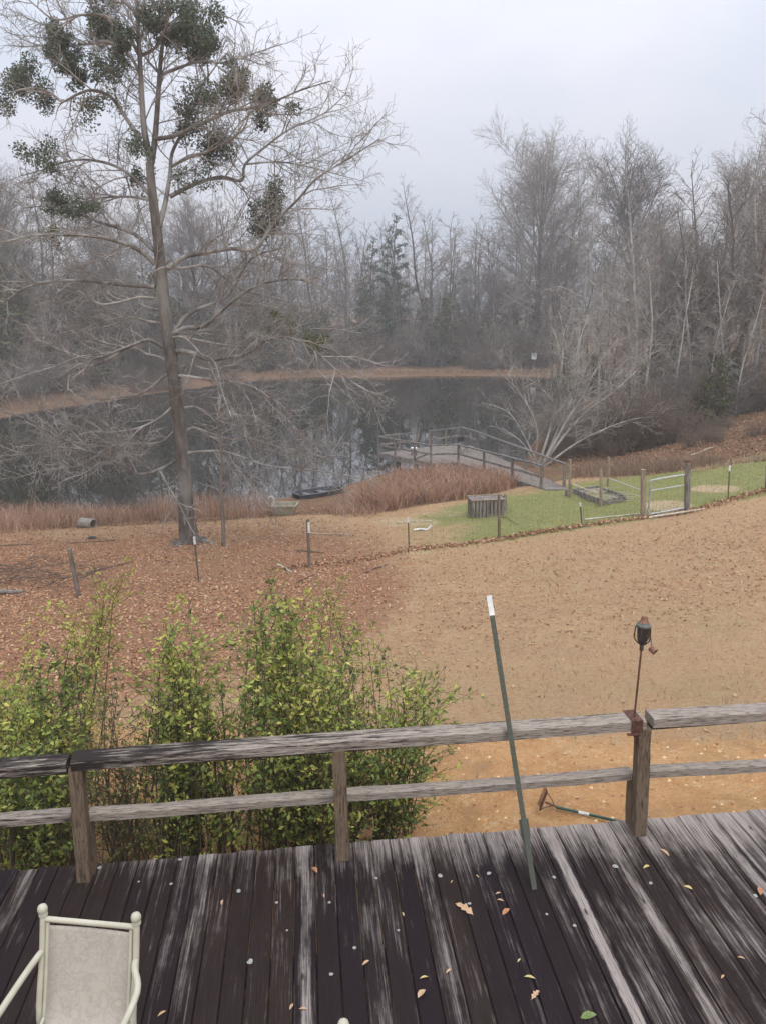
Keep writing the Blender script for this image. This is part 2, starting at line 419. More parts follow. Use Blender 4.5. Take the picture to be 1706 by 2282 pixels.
lv_ = t.mix(n_fine, (.30, .155, .09), (.46, .265, .16)); lv_ = t.mix(t.ramp(n_sp, [(.34, 1), (.5, 0)]), lv_, (.16, .085, .05)); lv_ = t.mix(t.ramp(n_big, [(.55, 0), (.75, .6)]), lv_, (.36, .235, .14))
so_ = t.mix(n_big, (.60, .32, .135), (.68, .42, .215)); so_ = t.mix(t.ramp(n_mid, [(.42, 0), (.7, 1)]), so_, (.50, .265, .11)); so_ = t.mix(t.ramp(n_fine, [(.55, 0), (.7, 1)]), so_, (.70, .47, .24)); so_ = t.mix(t.ramp(n_sp, [(.32, 1), (.44, 0)]), so_, (.33, .17, .07)); so_ = t.mix(t.ramp(t.noise(v, 1.6, 5, .65, .6), [(.52, 0), (.66, .75)]), so_, (.44, .27, .145)); so_ = t.mix(t.ramp(t.noise(v, 7, 5, .7, .4), [(.56, 0), (.68, .8)]), so_, (.74, .52, .30))
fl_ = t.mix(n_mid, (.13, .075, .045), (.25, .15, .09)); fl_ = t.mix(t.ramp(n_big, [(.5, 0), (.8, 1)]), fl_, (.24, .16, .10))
st_ = t.mix(n_fine, (.42, .31, .18), (.60, .47, .30))
c = t.mix(amask('leaf', .25, .75, 1.0), dry, lv_)
c = t.mix(amask('soil', .3, .7, .9), c, so_)
c = t.mix(amask('green', .3, .62, .8), c, gr_)
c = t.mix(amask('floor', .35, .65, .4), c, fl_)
c = t.mix(amask('straw', .3, .7, .6), c, st_)
# faint green flush in the dry lawn
fl = t.new('ShaderNodeMapRange', {0: t.noise(v, .33, 3), 1: .56, 2: .72}).outputs[0]
c = t.mix(t.math('MULTIPLY', t.math('MULTIPLY', fl, t.ramp(n_fine, [(.4, 0), (.65, 1)])), .5), c, (.27, .27, .10))
t.bump(t.math('ADD', t.math('MULTIPLY', n_mid, .8), t.math('ADD', t.math('MULTIPLY', n_fine, .8), t.math('MULTIPLY', n_sp, .5))), 1.0, .07)
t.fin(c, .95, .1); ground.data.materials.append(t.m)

# water
t = NT('water_mat'); v = t.geo((1, .5, 1))
wv = t.math('ADD', t.math('MULTIPLY', t.noise(v, 1.1, 3), .6), t.math('MULTIPLY', t.noise(v, 6, 3), .12))
t.bump(wv, .05, .02)
t.fin((.011, .012, .008), .01, .5); t.b.inputs['IOR'].default_value = 2.4
WXs = np.linspace(-75, 30, 2)
water = meshfrom('water', [(-75, 24, WATER), (24, 24, WATER), (24, 101, WATER), (-75, 101, WATER)], [(0, 1, 2, 3)], t.m)
tag(water, kind='structure')

# ------------------------------------------------------------------ wood and metal materials
def old_wood(name, fresh, dark, along=1, amount=(.45, .62), silver=(.40, .36, .33), ss=1.0, prop=False):
    """weathered timber: streaks along the grain, black mildew over silvered wood"""
    t = NT(name); sc = [14 * ss] * 3; sc[along] = .9 * ss
    info = t.new('ShaderNodeObjectInfo').outputs['Random']
    tcn = t.new('ShaderNodeTexCoord').outputs['Object']
    off = t.new('ShaderNodeCombineXYZ', {0: t.math('MULTIPLY', info, 37.0), 1: t.math('MULTIPLY', info, 91.0), 2: t.math('MULTIPLY', info, 13.0)}).outputs[0]
    vv = t.new('ShaderNodeVectorMath', {0: tcn, 1: off}, operation='ADD').outputs[0]
    m = t.new('ShaderNodeMapping', {'Vector': vv, 'Scale': sc}).outputs[0]
    g = t.noise(m, 3.2, 8, .68, .4); g2 = t.noise(m, 11, 5, .7)
    patch = t.noise(t.new('ShaderNodeMapping', {'Vector': vv, 'Scale': [3.0 if i != along else .9 for i in range(3)]}).outputs[0], 1.4, 5, .62)
    wood = t.mix(g, fresh, silver); wood = t.mix(t.ramp(g2, [(.38, .95), (.5, 0)]), wood, tuple(q * .3 for q in fresh))
    f = t.math('ADD', t.math('MULTIPLY', g, .55), t.math('MULTIPLY', patch, .45))
    f = t.math('ADD', f, t.math('MULTIPLY_ADD', g2, .22, -.11))
    if prop:
        wr = t.new('ShaderNodeAttribute', attribute_type='OBJECT', attribute_name='wear').outputs['Fac']
        f = t.math('ADD', f, wr)
        sn = t.new('ShaderNodeAttribute', attribute_type='OBJECT', attribute_name='stain').outputs['Fac']      # black mildew on the left stretch
        gX = t.new('ShaderNodeSeparateXYZ', {0: tcn}).outputs[0]
        f = t.math('ADD', f, t.math('MULTIPLY', sn, t.new('ShaderNodeMapRange', {0: gX, 1: -2.2, 2: .9, 3: -.19, 4: .05}).outputs[0]))
    st = t.ramp(f, [(amount[0], 0), (amount[1], 1)])
    dk = t.mix(t.noise(vv, 1.2, 3), dark, tuple(q * 1.9 for q in dark))
    t.bump(t.math('ADD', g, t.math('MULTIPLY', g2, .8)), .9, .010)
    return t, st, dk, wood, g2
t, st, dk, wood, g2 = old_wood('rail_wood', (.22, .17, .13), (.018, .014, .013), 0, (.40, .50), (.50, .445, .385), prop=True)
RAILW = t.fin(t.mix(st, dk, wood), .85, .2)
t, st, dk, wood, g2 = old_wood('post_wood', (.155, .105, .066), (.045, .032, .022), 2, (.38, .52), (.25, .19, .135), prop=True)
POSTW = t.fin(t.mix(st, dk, wood), .85, .2)
t = NT('deck_wood')
_inf = t.new('ShaderNodeObjectInfo').outputs['Random']; _tc = t.new('ShaderNodeTexCoord').outputs['Object']
_of = t.new('ShaderNodeCombineXYZ', {0: t.math('MULTIPLY', _inf, 37.0), 1: t.math('MULTIPLY', _inf, 91.0), 2: t.math('MULTIPLY', _inf, 13.0)}).outputs[0]
_v = t.new('ShaderNodeVectorMath', {0: _tc, 1: _of}, operation='ADD').outputs[0]
_mp = lambda sx_, sy_: t.new('ShaderNodeMapping', {'Vector': _v, 'Scale': (sx_, sy_, 20)}).outputs[0]
gA = t.noise(_mp(55, 1.3), 1.0, 5, .62, .25)            # long thin streaks
gB = t.noise(_mp(160, 4.5), 1.0, 4, .65)                # fibres
gC = t.noise(_mp(7, 1.6), 1.0, 4, .55, .3)              # where the stain has worn through
gD = t.noise(_mp(26, 16), 1.0, 5, .7)                   # specks
wr = t.new('ShaderNodeAttribute', attribute_type='OBJECT', attribute_name='wear').outputs['Fac']
f_ = t.math('ADD', t.math('ADD', t.math('MULTIPLY', gA, .36), t.math('MULTIPLY', t.noise(t.geo(), 1.5, 4, .6), .22)), t.math('ADD', t.math('MULTIPLY', gC, .30), t.math('MULTIPLY', gB, .16)))
bandA = t.new('ShaderNodeAttribute', attribute_type='OBJECT', attribute_name='band').outputs['Fac']
_sx = t.new('ShaderNodeSeparateXYZ', {0: _tc}).outputs; _bn = t.noise(t.new('ShaderNodeCombineXYZ', {1: _sx[1], 0: _inf}).outputs[0], 2.0, 5, .7)
_bd = t.math('ABSOLUTE', t.math('ADD', _sx[0], t.math('MULTIPLY_ADD', _bn, .05, -.03)))
f_ = t.math('ADD', f_, t.math('MULTIPLY', bandA, t.new('ShaderNodeMapRange', {0: _bd, 1: .026, 2: .042, 3: 1.0, 4: 0.0}).outputs[0]))
f_ = t.math('ADD', f_, t.math('ADD', wr, t.math('MULTIPLY_ADD', gD, .10, -.055)))
st = t.ramp(f_, [(.545, 0), (.61, .26), (.665, .62), (.76, 1)])
wood = t.mix(gA, (.16, .13, .115), (.47, .42, .385)); wood = t.mix(t.ramp(gB, [(.36, .8), (.52, 0)]), wood, (.075, .058, .05))
dk = t.mix(gC, (.014, .0090, .0080), (.034, .0225, .0190)); dk = t.mix(t.ramp(gB, [(.5, 0), (.75, .8)]), dk, (.045, .035, .033))
kv = t.new('ShaderNodeTexVoronoi', {'Vector': _mp(9, 2.6), 'Scale': 1.0}).outputs['Distance']
knot = t.ramp(kv, [(.05, 1), (.085, .35), (.11, 0)])
wood = t.mix(knot, wood, (.06, .042, .034)); dk = t.mix(t.math('MULTIPLY', knot, .6), dk, (.06, .045, .038))
t.bump(t.math('ADD', gA, t.math('MULTIPLY', gB, .6)), .6, .004)
# outer ends bleached pale: wear grows towards the ends of the boards
tcn = t.new('ShaderNodeSeparateXYZ', {0: t.new('ShaderNodeTexCoord').outputs['Object']}).outputs['Y']
endw = t.new('ShaderNodeMapRange', {0: tcn, 1: -.45, 2: 0.05, 3: 0.0, 4: .15}).outputs[0]
ef = t.new('ShaderNodeAttribute', attribute_type='OBJECT', attribute_name='endwear').outputs['Fac']
stn = [n for n in t.n if n.bl_idname == 'ShaderNodeValToRGB'][0]
src = stn.inputs['Fac'].links[0].from_socket
t.l.new(t.math('ADD', src, t.math('MULTIPLY', endw, ef)), stn.inputs['Fac'])
tint = t.new('ShaderNodeAttribute', attribute_type='OBJECT', attribute_name='tint').outputs['Fac']
dk2 = t.mix(tint, dk, t.mix(.5, (.020, .0085, .0085), (.010, .0115, .017)))
DECKW = t.fin(t.mix(st, dk2, wood), t.ramp(st, [(0, .65), (1, .9)]), .08)
GREYW = simple('grey_weathered_wood', (.105, .09, .075), (.27, .24, .21), 3, .85, (9, 9, 1.2), .4)
GREYWX = simple('grey_weathered_plank', (.10, .085, .075), (.30, .265, .235), 3, .85, (3, 3, 3), .3)
DOCKRAIL = simple('dock_rail_wood', (.085, .08, .072), (.21, .20, .185), 4, .85, (2, 2, 2), .3)
DOCKDECK = simple('dock_plank_wood', (.13, .108, .092), (.27, .235, .205), 5, .85, (2, 2, 2), .2)
TANW = simple('tan_post_wood', (.20, .155, .105), (.36, .29, .21), 3, .85, (7, 7, 1.2), .4)
FPOST = simple('fence_post_wood', (.10, .082, .064), (.22, .185, .15), 3, .85, (7, 7, 1.2), .4)
RUST = simple('rusty_iron', (.055, .028, .02), (.15, .065, .045), 30, .75, bump=.4, spec=.3)
DARKM = simple('dark_tarnished_copper', (.045, .038, .036), (.11, .085, .078), 22, .6, bump=.3, metal=.4)
VERD = simple('verdigris_metal', (.10, .115, .105), (.17, .17, .15), 30, .65, bump=.2, metal=.3)
COPPER = simple('worn_copper_cap', (.20, .10, .065), (.30, .17, .11), 30, .6, bump=.2, metal=.3)
t = NT('green_enamel'); v = t.coord('Object', (1, 1, .35)); n = t.noise(v, 22, 5, .65)
c = t.mix(n, (.050, .058, .041), (.10, .11, .082)); c = t.mix(t.ramp(t.noise(v, 38, 4, .7), [(.58, 0), (.66, .9)]), c, (.13, .075, .045)); c = t.mix(t.ramp(t.noise(v, 9, 4, .7), [(.60, 0), (.74, .6)]), c, (.20, .20, .18))
t.bump(n, .15, .005); TGREEN = t.fin(c, .55, .35)
WHITEP = simple('white_paint', (.55, .56, .53), (.80, .80, .77), 14, .6, bump=.1)
GALV = simple('galvanised_steel', (.34, .37, .38), (.52, .55, .55), 12, .4, bump=.05, metal=.5)
WIRE = simple('fence_wire', (.13, .12, .11), (.26, .25, .23), 10, .6, bump=0, metal=.3)
BLACKP = simple('black_plastic', (.02, .021, .025), (.045, .047, .052), 4, .5, bump=.05)
BOATM = simple('grey_black_hull', (.045, .048, .055), (.085, .09, .10), 4, .55, bump=.05)
GUN = simple('grey_gunwale', (.075, .08, .09), (.15, .155, .17), 6, .5, bump=.05)
TUBM = simple('tan_plastic', (.27, .25, .175), (.40, .37, .28), 5, .5, bump=.05)
CREAM = simple('cream_powder_coat', (.43, .405, .31), (.50, .475, .375), 9, .45, bump=.06, spec=.45)
CONC = simple('grey_culvert', (.22, .20, .17), (.40, .37, .32), 14, .8, bump=.3)
STRAWM = simple('pale_stick', (.34, .30, .23), (.56, .51, .42), 9, .8, bump=.2)
STICK = simple('brown_stick', (.09, .06, .045), (.21, .15, .11), 12, .85, bump=.3)
LICHEN = simple('pale_lichen', (.28, .28, .26), (.52, .52, .48), 40, .85, bump=.6)

# ------------------------------------------------------------------ deck
DA = radians(5.6)
DU = np.array([-sin(DA), cos(DA), 0]); DV = np.array([cos(DA), sin(DA), 0])
DE = atz(740, 1823, 0)                      # a point on the outer edge of the deck
rng = random.Random(4)
deck = thing('wooden_deck', (DE[0], DE[1], 0), 'dark weathered board deck with black mildew and pale worn streaks', 'deck', rz=DA)
PWD, GAP = .1395, .004
LEN = 4.3
bmods = []
for k in range(3):
    m_ = MB(); segs = 10; V = []; Fc = []
    r2 = random.Random(k)
    prof = [(-PWD / 2 + .002, -.036), (-PWD / 2, -.007), (-PWD / 2 + .005, 0), (PWD / 2 - .005, 0), (PWD / 2, -.007), (PWD / 2 - .002, -.036)]
    for s_ in range(segs + 1):
        y = -LEN * s_ / segs; wob = r2.uniform(-.0015, .0015); cup = r2.uniform(-.001, .0012)
        for (x, z) in prof: V.append((x + wob, y, z + (cup if z > -.02 else 0)))
    npf = len(prof)
    for s_ in range(segs):
        for i in range(npf): Fc.append((s_ * npf + i, (s_ + 1) * npf + i, (s_ + 1) * npf + (i + 1) % npf, s_ * npf + (i + 1) % npf))
    Fc += [tuple(range(npf)), tuple(reversed([segs * npf + i for i in range(npf)]))]
    me = bpy.data.meshes.new('board'); me.from_pydata(V, [], Fc); me.update(); me.materials.append(DECKW); bmods.append(me)
NB = 76
def bx_of(px, py):                          # deck coordinate across the boards
    p = atz(px, py, 0) - DE; return float(p @ DV)
special = {}
pale = [(bx_of(1240, 1960), .21), (bx_of(1400, 1960), .07), (bx_of(1620, 1900), .12), (bx_of(655, 2000), .075), (bx_of(430, 1900), .05), (bx_of(1540, 1850), .06)]
for i in range(NB):
    x = (i - 36) * (PWD + GAP)
    o = link('board', bmods[i % 3], None, deck)
    o.location = (x, rng.uniform(-.006, .012), rng.uniform(-.0025, .0015))
    wear = rng.gauss(-.015, .022) + max(0, min(.085, (x - .6) * .034)) - max(0, min(.02, (-.3 - x) * .02))
    for px_, a_ in pale:
        if abs(x - px_) < PWD * .52: wear = max(wear, .01); o['band'] = a_ * 1.25
    o['wear'] = wear; o['band'] = o.get('band', 0.0); o['tint'] = rng.random() ** 2
    o['endwear'] = 1.5 if x > .25 else (.8 if x > -1.6 else .3)
jm = MB()
for yy in (-.05, -1.0, -2.0, -3.0, -4.1): jm.box((0, yy, -.13), (NB * .144, .04, .18))
jm.build('joist', POSTW, deck)
for xx in (-4.6, -2.3, .0, 2.3, 4.6):
    for yy in (-.35, -3.4):
        g_ = np.array([DE[0], DE[1]]) + DV[:2] * xx + DU[:2] * yy
        zb = h1(*g_) - .1
        MB().box((xx, yy, (zb - .22) / 2), (.14, .14, -.22 - zb)).build('support_post', POSTW, deck)

TZ = .945
# railing ----------------------------------------------------------
rail = thing('deck_railing', (DE[0], DE[1], 0), 'grey weathered two-rail wooden railing along the deck edge', 'railing', rz=DA)
def rail_local(px, py, off):
    """where the ray meets the vertical plane 'off' inside the deck edge"""
    d = rays([px, py]); n = DU; t_ = ((DE - CN) @ n - off) / (d @ n); p = CN + d * t_
    q = p - DE; return float(q @ DV), float(q @ DU), float(p[2])
posts = []
for (xb, yb, xt, yt) in [(196, 1868, 168, 1640), (738, 1832, 731, 1605), (1373, 1792, 1384, 1556)]:
    a = atz(xb, yb, 0) - DE; b = rail_local(xt, yt, .12)
    posts.append((float(a @ DV), b[0], b[2]))
RZ = [rail_local(60, 1650, .16)[2], rail_local(450, 1615, .16)[2]]
def warped(a, b, w, h, segs, seed, sag=0.0, rough=.004):
    r_ = random.Random(seed); V = []; Fc = []
    a = np.array(a); b = np.array(b)
    ph = r_.uniform(0, 6)
    cr_ = [(-.5, -.5), (.5, -.5), (.5, .42), (.42, .5), (-.42, .5), (-.5, .42)]
    nc = len(cr_)
    for k in range(segs + 1):
        f = k / segs; p = a + (b - a) * f
        p = p + np.array([0, sin(ph + 5 * f) * rough * 1.5, -sag * sin(pi * f) + sin(ph * 2 + 7 * f) * rough])
        ww = w * (1 + r_.uniform(-.03, .03)); hh = h * (1 + r_.uniform(-.04, .04))
        for (cx_, cz_) in cr_: V.append(p + np.array([0, cx_ * ww, cz_ * hh + r_.uniform(-1, 1) * rough * .4]))
    for k in range(segs):
        for i in range(nc): Fc.append((k * nc + i, (k + 1) * nc + i, (k + 1) * nc + (i + 1) % nc, k * nc + (i + 1) % nc))
    Fc += [tuple(range(nc)), tuple(reversed([segs * nc + i for i in range(nc)]))]
    m = MB(); m.add(V, Fc); return m
posts += [(posts[2][0] + 2.35, posts[2][0] + 2.36, TZ), (posts[0][0] - 2.2, posts[0][0] - 2.2, TZ)]        # the railing goes on past the picture
for (xb, xt, zt) in posts:
    zt = TZ + .012
    p1 = MB().beam((xb, -.155, .002), (xt, -.155, zt - .045), .092, .085, up=(0, 1, 0), segs=6, wob=.0015, rng=rng).build('post', POSTW, rail); p1['wear'] = .03
    p2 = MB().beam((xb + .004, -.062, .002), (xb + (xt - xb) * .5 + .004, -.062, .438), .102, .098, up=(0, 1, 0), segs=3, wob=.001, rng=rng).build('post_block', POSTW, rail); p2['wear'] = .05
zr = [rail_local(x, y, .17)[2] for x, y in ((30, 1655), (150, 1640), (160, 1630), (740, 1598), (1390, 1552), (1410, 1552), (1640, 1540))]
xr = [rail_local(x, y, .17)[0] for x, y in ((30, 1655), (150, 1640), (160, 1630), (740, 1598), (1390, 1552), (1410, 1552), (1640, 1540))]
0 and print('rail z', [round(z, 3) for z in zr], 'posts', posts)
for (a, b, zofs, w_, seed, wr) in [(-5.2, xr[1] - .02, -.03, .14, 1, -.13), (xr[2] - .02, xr[4] + .005, 0, .15, 2, -.005), (xr[5] - .005, 5.4, .012, .15, 3, .06)]:
    o = warped((a, -.125, TZ + zofs), (b, -.125, TZ + zofs + .01), w_, .075, 40, seed, .006, .004).build('top_rail', RAILW, rail, True); o['wear'] = wr; o['stain'] = 1.0 if seed == 2 else 0.0
    o2 = warped((a + .01, -.105, TZ + zofs - .055), (b - .01, -.105, TZ + zofs - .045), .10, .036, 10, seed + 8, .0, .001).build('rail_nailer', POSTW, rail); o2['wear'] = -.08
def midz(px, py): return rail_local(px, py, .08)
for (A_, B_, seed, wr) in [((-60, 1760), (152, 1738), 5, .03), ((190, 1737), (722, 1696), 6, .10), ((748, 1690), (1366, 1660), 7, .18), ((1402, 1650), (1750, 1655), 8, .20)]:
    a = midz(*A_); b = midz(*B_)
    if seed == 5: a = (-5.1,)
    if seed == 8: b = (5.3,)
    o = warped((a[0], -.062, .47), (b[0], -.062, .47), 1.0 * .095, .060, 24, seed, .012 if seed != 8 else .022, .003).build('mid_rail', RAILW, rail, True); o['wear'] = wr; o['stain'] = 0.0

# ================================================================== TREES
def bark(name, c1, c2, lich=None, zs=.35, vary=False):
    t = NT(name); v = t.geo((1, 1, zs)); n = t.noise(v, 9, 6, .65); n2 = t.noise(v, 2.2, 4)
    c = t.mix(t.ramp(n, [(.3, 0), (.7, 1)]), c1, c2)
    if vary: c = t.mix(1.0, c, t.ramp(t.new('ShaderNodeObjectInfo').outputs['Random'], [(0, (.50, .47, .45)), (.5, (.95, .92, .9)), (1, (1.65, 1.62, 1.58))]), 'MULTIPLY')
    if lich: c = t.mix(t.ramp(n2, [(.44, 0), (.62, .9)]), c, lich)
    t.bump(n, .6, .02); return t.fin(c, .9, .15)
BARK_BIG = bark('bark_big', (.075, .065, .056), (.20, .185, .168), (.36, .355, .335))
BARK_TRUNK = bark('bark_trunk', (.06, .05, .042), (.165, .148, .13), (.24, .23, .21))
TWIG_BIG = bark('twig_big', (.155, .142, .128), (.30, .28, .255), (.42, .405, .38), 1)
BARK_FAR = bark('bark_far', (.08, .07, .062), (.20, .175, .155), None, .35, True)
TWIG_FAR = bark('twig_far', (.165, .152, .138), (.28, .262, .24), None, 1, True)
BARK_PALE = bark('bark_pale', (.22, .20, .178), (.42, .39, .355), (.55, .53, .495))
TWIG_PALE = bark('twig_pale', (.19, .168, .145), (.34, .305, .268), (.46, .43, .39), 1)
TWIG_BRUSH = bark('twig_brush', (.13, .098, .074), (.26, .20, .155), None, 1)
MISTLE = vcol('mistletoe_leaf', .6, .25, .3)
LEAFG = vcol('evergreen_leaf', .5, .3, .32)
LITTER = vcol('dead_leaf', .85, .1)
BLADE = vcol('dry_grass_blade', .85, .1, .15)

# ------------------------------------------------------------------ the big bare tree by the pond, limbs laid out one by one
Z1 = lambda P: [(x * .5157 / S, y * .5157 / S) for x, y in P]
Z2 = lambda P: [(x * .5157 / S, (500 + y * .5157) / S) for x, y in P]
rng = random.Random(21)
tb = gp(412, 1172); TY = tb[1]
def limb3(P, y0, y1, r0, r1, k=4):
    n = len(P); pts = [aty(x, y, TY + y0 + (y1 - y0) * (i / (n - 1)) ** 1.2) for i, (x, y) in enumerate(P)]
    q = np.array(smoothpath(pts, k)); L = np.r_[0, np.cumsum(np.linalg.norm(np.diff(q, axis=0), axis=1))]; L /= L[-1]
    return q, r0 + (r1 - r0) * L ** .8
big = thing('bare_hardwood_tree', (tb[0], tb[1], tb[2]), 'large bare tree with grey trunk and dark green mistletoe clumps by the pond', 'tree')
inv = np.array([tb[0], tb[1], tb[2]])
PXM = TY / 1714.0 * 1.03
trunk_px = [(412,1180)] + [(x / S, y / S) for x, y in [(416,1150),(412,1080),(405,1000),(395,900),(385,820),(374,740),(365,660),(359,600),(353,540),(346,480),(338,410),(334,362)]]
TP, _ = limb3(trunk_px, 0, 0, 1, 1, 3)
L_ = np.linspace(0, 1, len(TP))
TR = np.interp(L_, [0, .03, .08, .2, .4, .6, .8, 1], [.40, .30, .24, .195, .185, .16, .13, .105])
TP[0][2] -= .25
lines_trunk = [(TP, TR)]
for a_ in range(7):                                    # root flare
    an = a_ * 2 * pi / 7 + rng.uniform(-.3, .3); ln = rng.uniform(.55, 1.0)
    q = [TP[0] + np.array([0, 0, .75]), TP[0] + np.array([cos(an) * .27, sin(an) * .27, .42])]
    for f in (.6, 1.0):
        x_, y_ = TP[0][0] + cos(an) * ln * f, TP[0][1] + sin(an) * ln * f; q.append(np.array([x_, y_, h1(x_, y_) + (.05 if f < 1 else -.05)]))
    q = np.array(smoothpath(q, 3)); lines_trunk.append((q, np.linspace(.13, .03, len(q))))
limbs = []
def LB(P, y1, r0, r1=.012, y0=0): limbs.append(limb3(P, y0, y1, r0, r1))
# the two upper stems and limbs (upper part of the picture)
LB(Z1([(655,705),(640,640),(625,560),(616,450),(608,300),(600,160),(593,40),(590,-120),(575,-330),(560,-560)]), -.6, .095, .02)
LB(Z1([(655,705),(668,620),(680,480),(690,330),(702,200),(720,70),(735,-60),(760,-250),(770,-450)]), .9, .085, .02)
LB(Z1([(690,980),(715,880),(735,760),(745,660),(790,570),(830,480),(870,380),(930,290),(990,220)]), 2.2, .075, .012)
LB(Z1([(735,850),(800,815),(870,785),(960,765),(1045,780),(1060,710),(1140,640),(1250,560),(1400,490),(1500,400)]), 1.5, .062, .01, .2)
LB(Z1([(672,600),(760,585),(880,530),(1000,480),(1080,470),(1180,440),(1300,390),(1430,350)]), -1.8, .06)
LB(Z1([(608,600),(545,510),(480,420),(400,390),(330,410),(270,440),(220,400),(140,380),(40,400)]), -1.2, .06)
LB(Z1([(645,840),(570,760),(480,710),(370,690),(280,700),(200,730),(90,760)]), 1.6, .055)
LB(Z1([(650,865),(560,850),(450,855),(340,880),(200,900)]), 3.0, .04)
LB(Z1([(670,1085),(620,1040),(560,1000),(430,960),(330,920),(230,890),(100,900)]), 2.4, .07)
LB(Z1([(670,1140),(600,1080),(500,1040),(400,1020),(280,1015),(180,1015),(0,1050),(-120,1100)]), -2.0, .075)
LB(Z1([(700,1165),(740,1150),(800,1110),(900,1090),(1000,1075),(1100,1075),(1190,960),(1290,860),(1370,770),(1500,690),(1640,600)]), -.8, .075)
LB(Z1([(603,240),(540,130),(460,70),(350,65),(240,85),(150,20),(60,-60)]), -1.0, .05)
LB(Z1([(692,320),(640,262),(600,200),(560,120)]), 1.5, .035, .01, .3)
LB(Z1([(703,320),(780,290),(870,265),(980,270),(1100,230),(1220,190)]), 2.2, .045)
LB(Z1([(612,240),(680,200),(720,110),(745,0),(760,-150)]), -1.6, .045)
LB(Z1([(720,120),(800,60),(900,50),(1000,80),(1060,120)]), 1.9, .04, .01, .5)
LB(Z1([(596,60),(500,-20),(420,-60),(300,-100)]), -1.4, .04)
LB(Z1([(740,720),(820,680),(930,640),(1050,560),(1080,470),(1120,380)]), -2.6, .045, .01, .6)
LB(Z1([(610,330),(560,240),(470,180),(380,190),(260,200),(150,190),(20,130)]), 1.8, .045)
LB(Z1([(1060,710),(1200,700),(1330,720),(1480,760),(1600,790)]), 2.6, .03, .008, 1.0)
# lower limbs
LB(Z2([(672,270),(560,262),(470,255),(380,245),(220,245),(100,280),(0,350),(-90,400)]), 1.0, .065)
LB(Z2([(665,320),(600,315),(520,335),(430,345),(370,305)]), -1.2, .04, .018)
LB(Z2([(690,370),(630,355),(570,330),(500,330)]), 1.6, .035)
LB(Z2([(740,470),(770,440),(800,400),(860,365),(950,330),(1000,290),(1060,180),(1120,130),(1220,105)]), 1.3, .07, .018)
LB(Z2([(745,475),(800,448),(880,440),(950,380),(1020,320),(1100,270),(1180,245),(1300,240),(1450,290)]), -1.5, .07, .014)
LB(Z2([(715,535),(650,500),(600,510),(530,545),(430,600),(310,640),(295,720)]), -1.6, .06, .014)
LB(Z2([(600,510),(520,540),(430,575),(350,570),(250,610),(100,655),(0,690)]), -2.2, .035, .008, -.6)
LB(Z2([(735,590),(680,570),(620,555),(585,530),(500,500),(430,460),(380,420)]), 1.0, .04)
LB(Z2([(745,545),(830,555),(900,585),(980,575),(1050,565),(1100,540),(1150,500),(1250,490),(1350,540),(1420,600),(1520,680),(1620,740)]), -1.8, .07)
LB(Z2([(735,490),(800,490),(870,560),(930,600),(960,720),(1000,830)]), -2.4, .035)
LB(Z2([(760,655),(790,655),(870,665),(960,675),(1050,690),(1110,710),(1170,780),(1250,850),(1330,930),(1400,970)]), -1.2, .05)
LB(Z2([(775,1010),(700,1055),(600,1080),(530,1040),(430,1000),(330,960),(200,890),(100,835),(0,805),(-90,770)]), -1.8, .055)
LB(Z2([(690,1065),(740,1150),(780,1220),(820,1300),(870,1390)]), -1.6, .028, .006, -.4)
LB(Z2([(790,900),(840,880),(900,900),(1000,930),(1100,930),(1200,960),(1300,980),(1420,1010)]), 1.5, .045)
LB(Z2([(790,990),(950,980),(1060,1010),(1150,1040),(1300,1060),(1450,1075),(1560,1100)]), -1.0, .045)
LB(Z2([(745,650),(720,650),(660,700),(600,735),(550,745),(450,760),(330,800)]), 1.3, .04)
LB(Z2([(675,250),(665,210),(720,185),(775,215),(785,270)]), -1.0, .03, .014)
LB(Z2([(750,470),(850,500),(1000,525),(1100,525),(1250,470),(1400,450),(1560,470)]), 1.6, .045)
LB(Z2([(770,760),(700,830),(600,880),(480,900),(380,900),(200,980),(0,1000)]), -.9, .04)
LB(Z2([(765,880),(700,940),(600,950),(480,960),(350,1040),(200,1060),(60,1100)]), 1.6, .04)
LB(Z2([(735,430),(650,420),(540,400),(420,430),(280,480),(150,470)]), 2.4, .045)
LB(Z2([(705,160),(780,190),(900,180),(1010,260),(1100,300),(1230,330),(1400,380)]), 2.2, .045)
LB(Z2([(770,800),(850,790),(950,850),(1060,870),(1160,830),(1260,860)]), 1.0, .04)
cfgB = [dict(den=3.4, f0=.14, ang=(28, 62), len=(.22, .58), rel=1, n=5, curl=.40, trop=.01, r=.020, rt=.006, up=.2),
        dict(den=6.0, f0=.12, ang=(28, 62), len=(.25, .6), rel=1, n=3, curl=.38, trop=.02, r=.010, rt=.0052, up=.15),
        dict(den=7.5, f0=.1, ang=(25, 65), len=(.14, .42), n=2, curl=.35, trop=.03, r=.007, rt=.005)]
lb = []; lt = []
for P, R_ in limbs:
    lb.append((P, R_)); branch_out(rng, lt, (P, R_), 0, 3, cfgB)
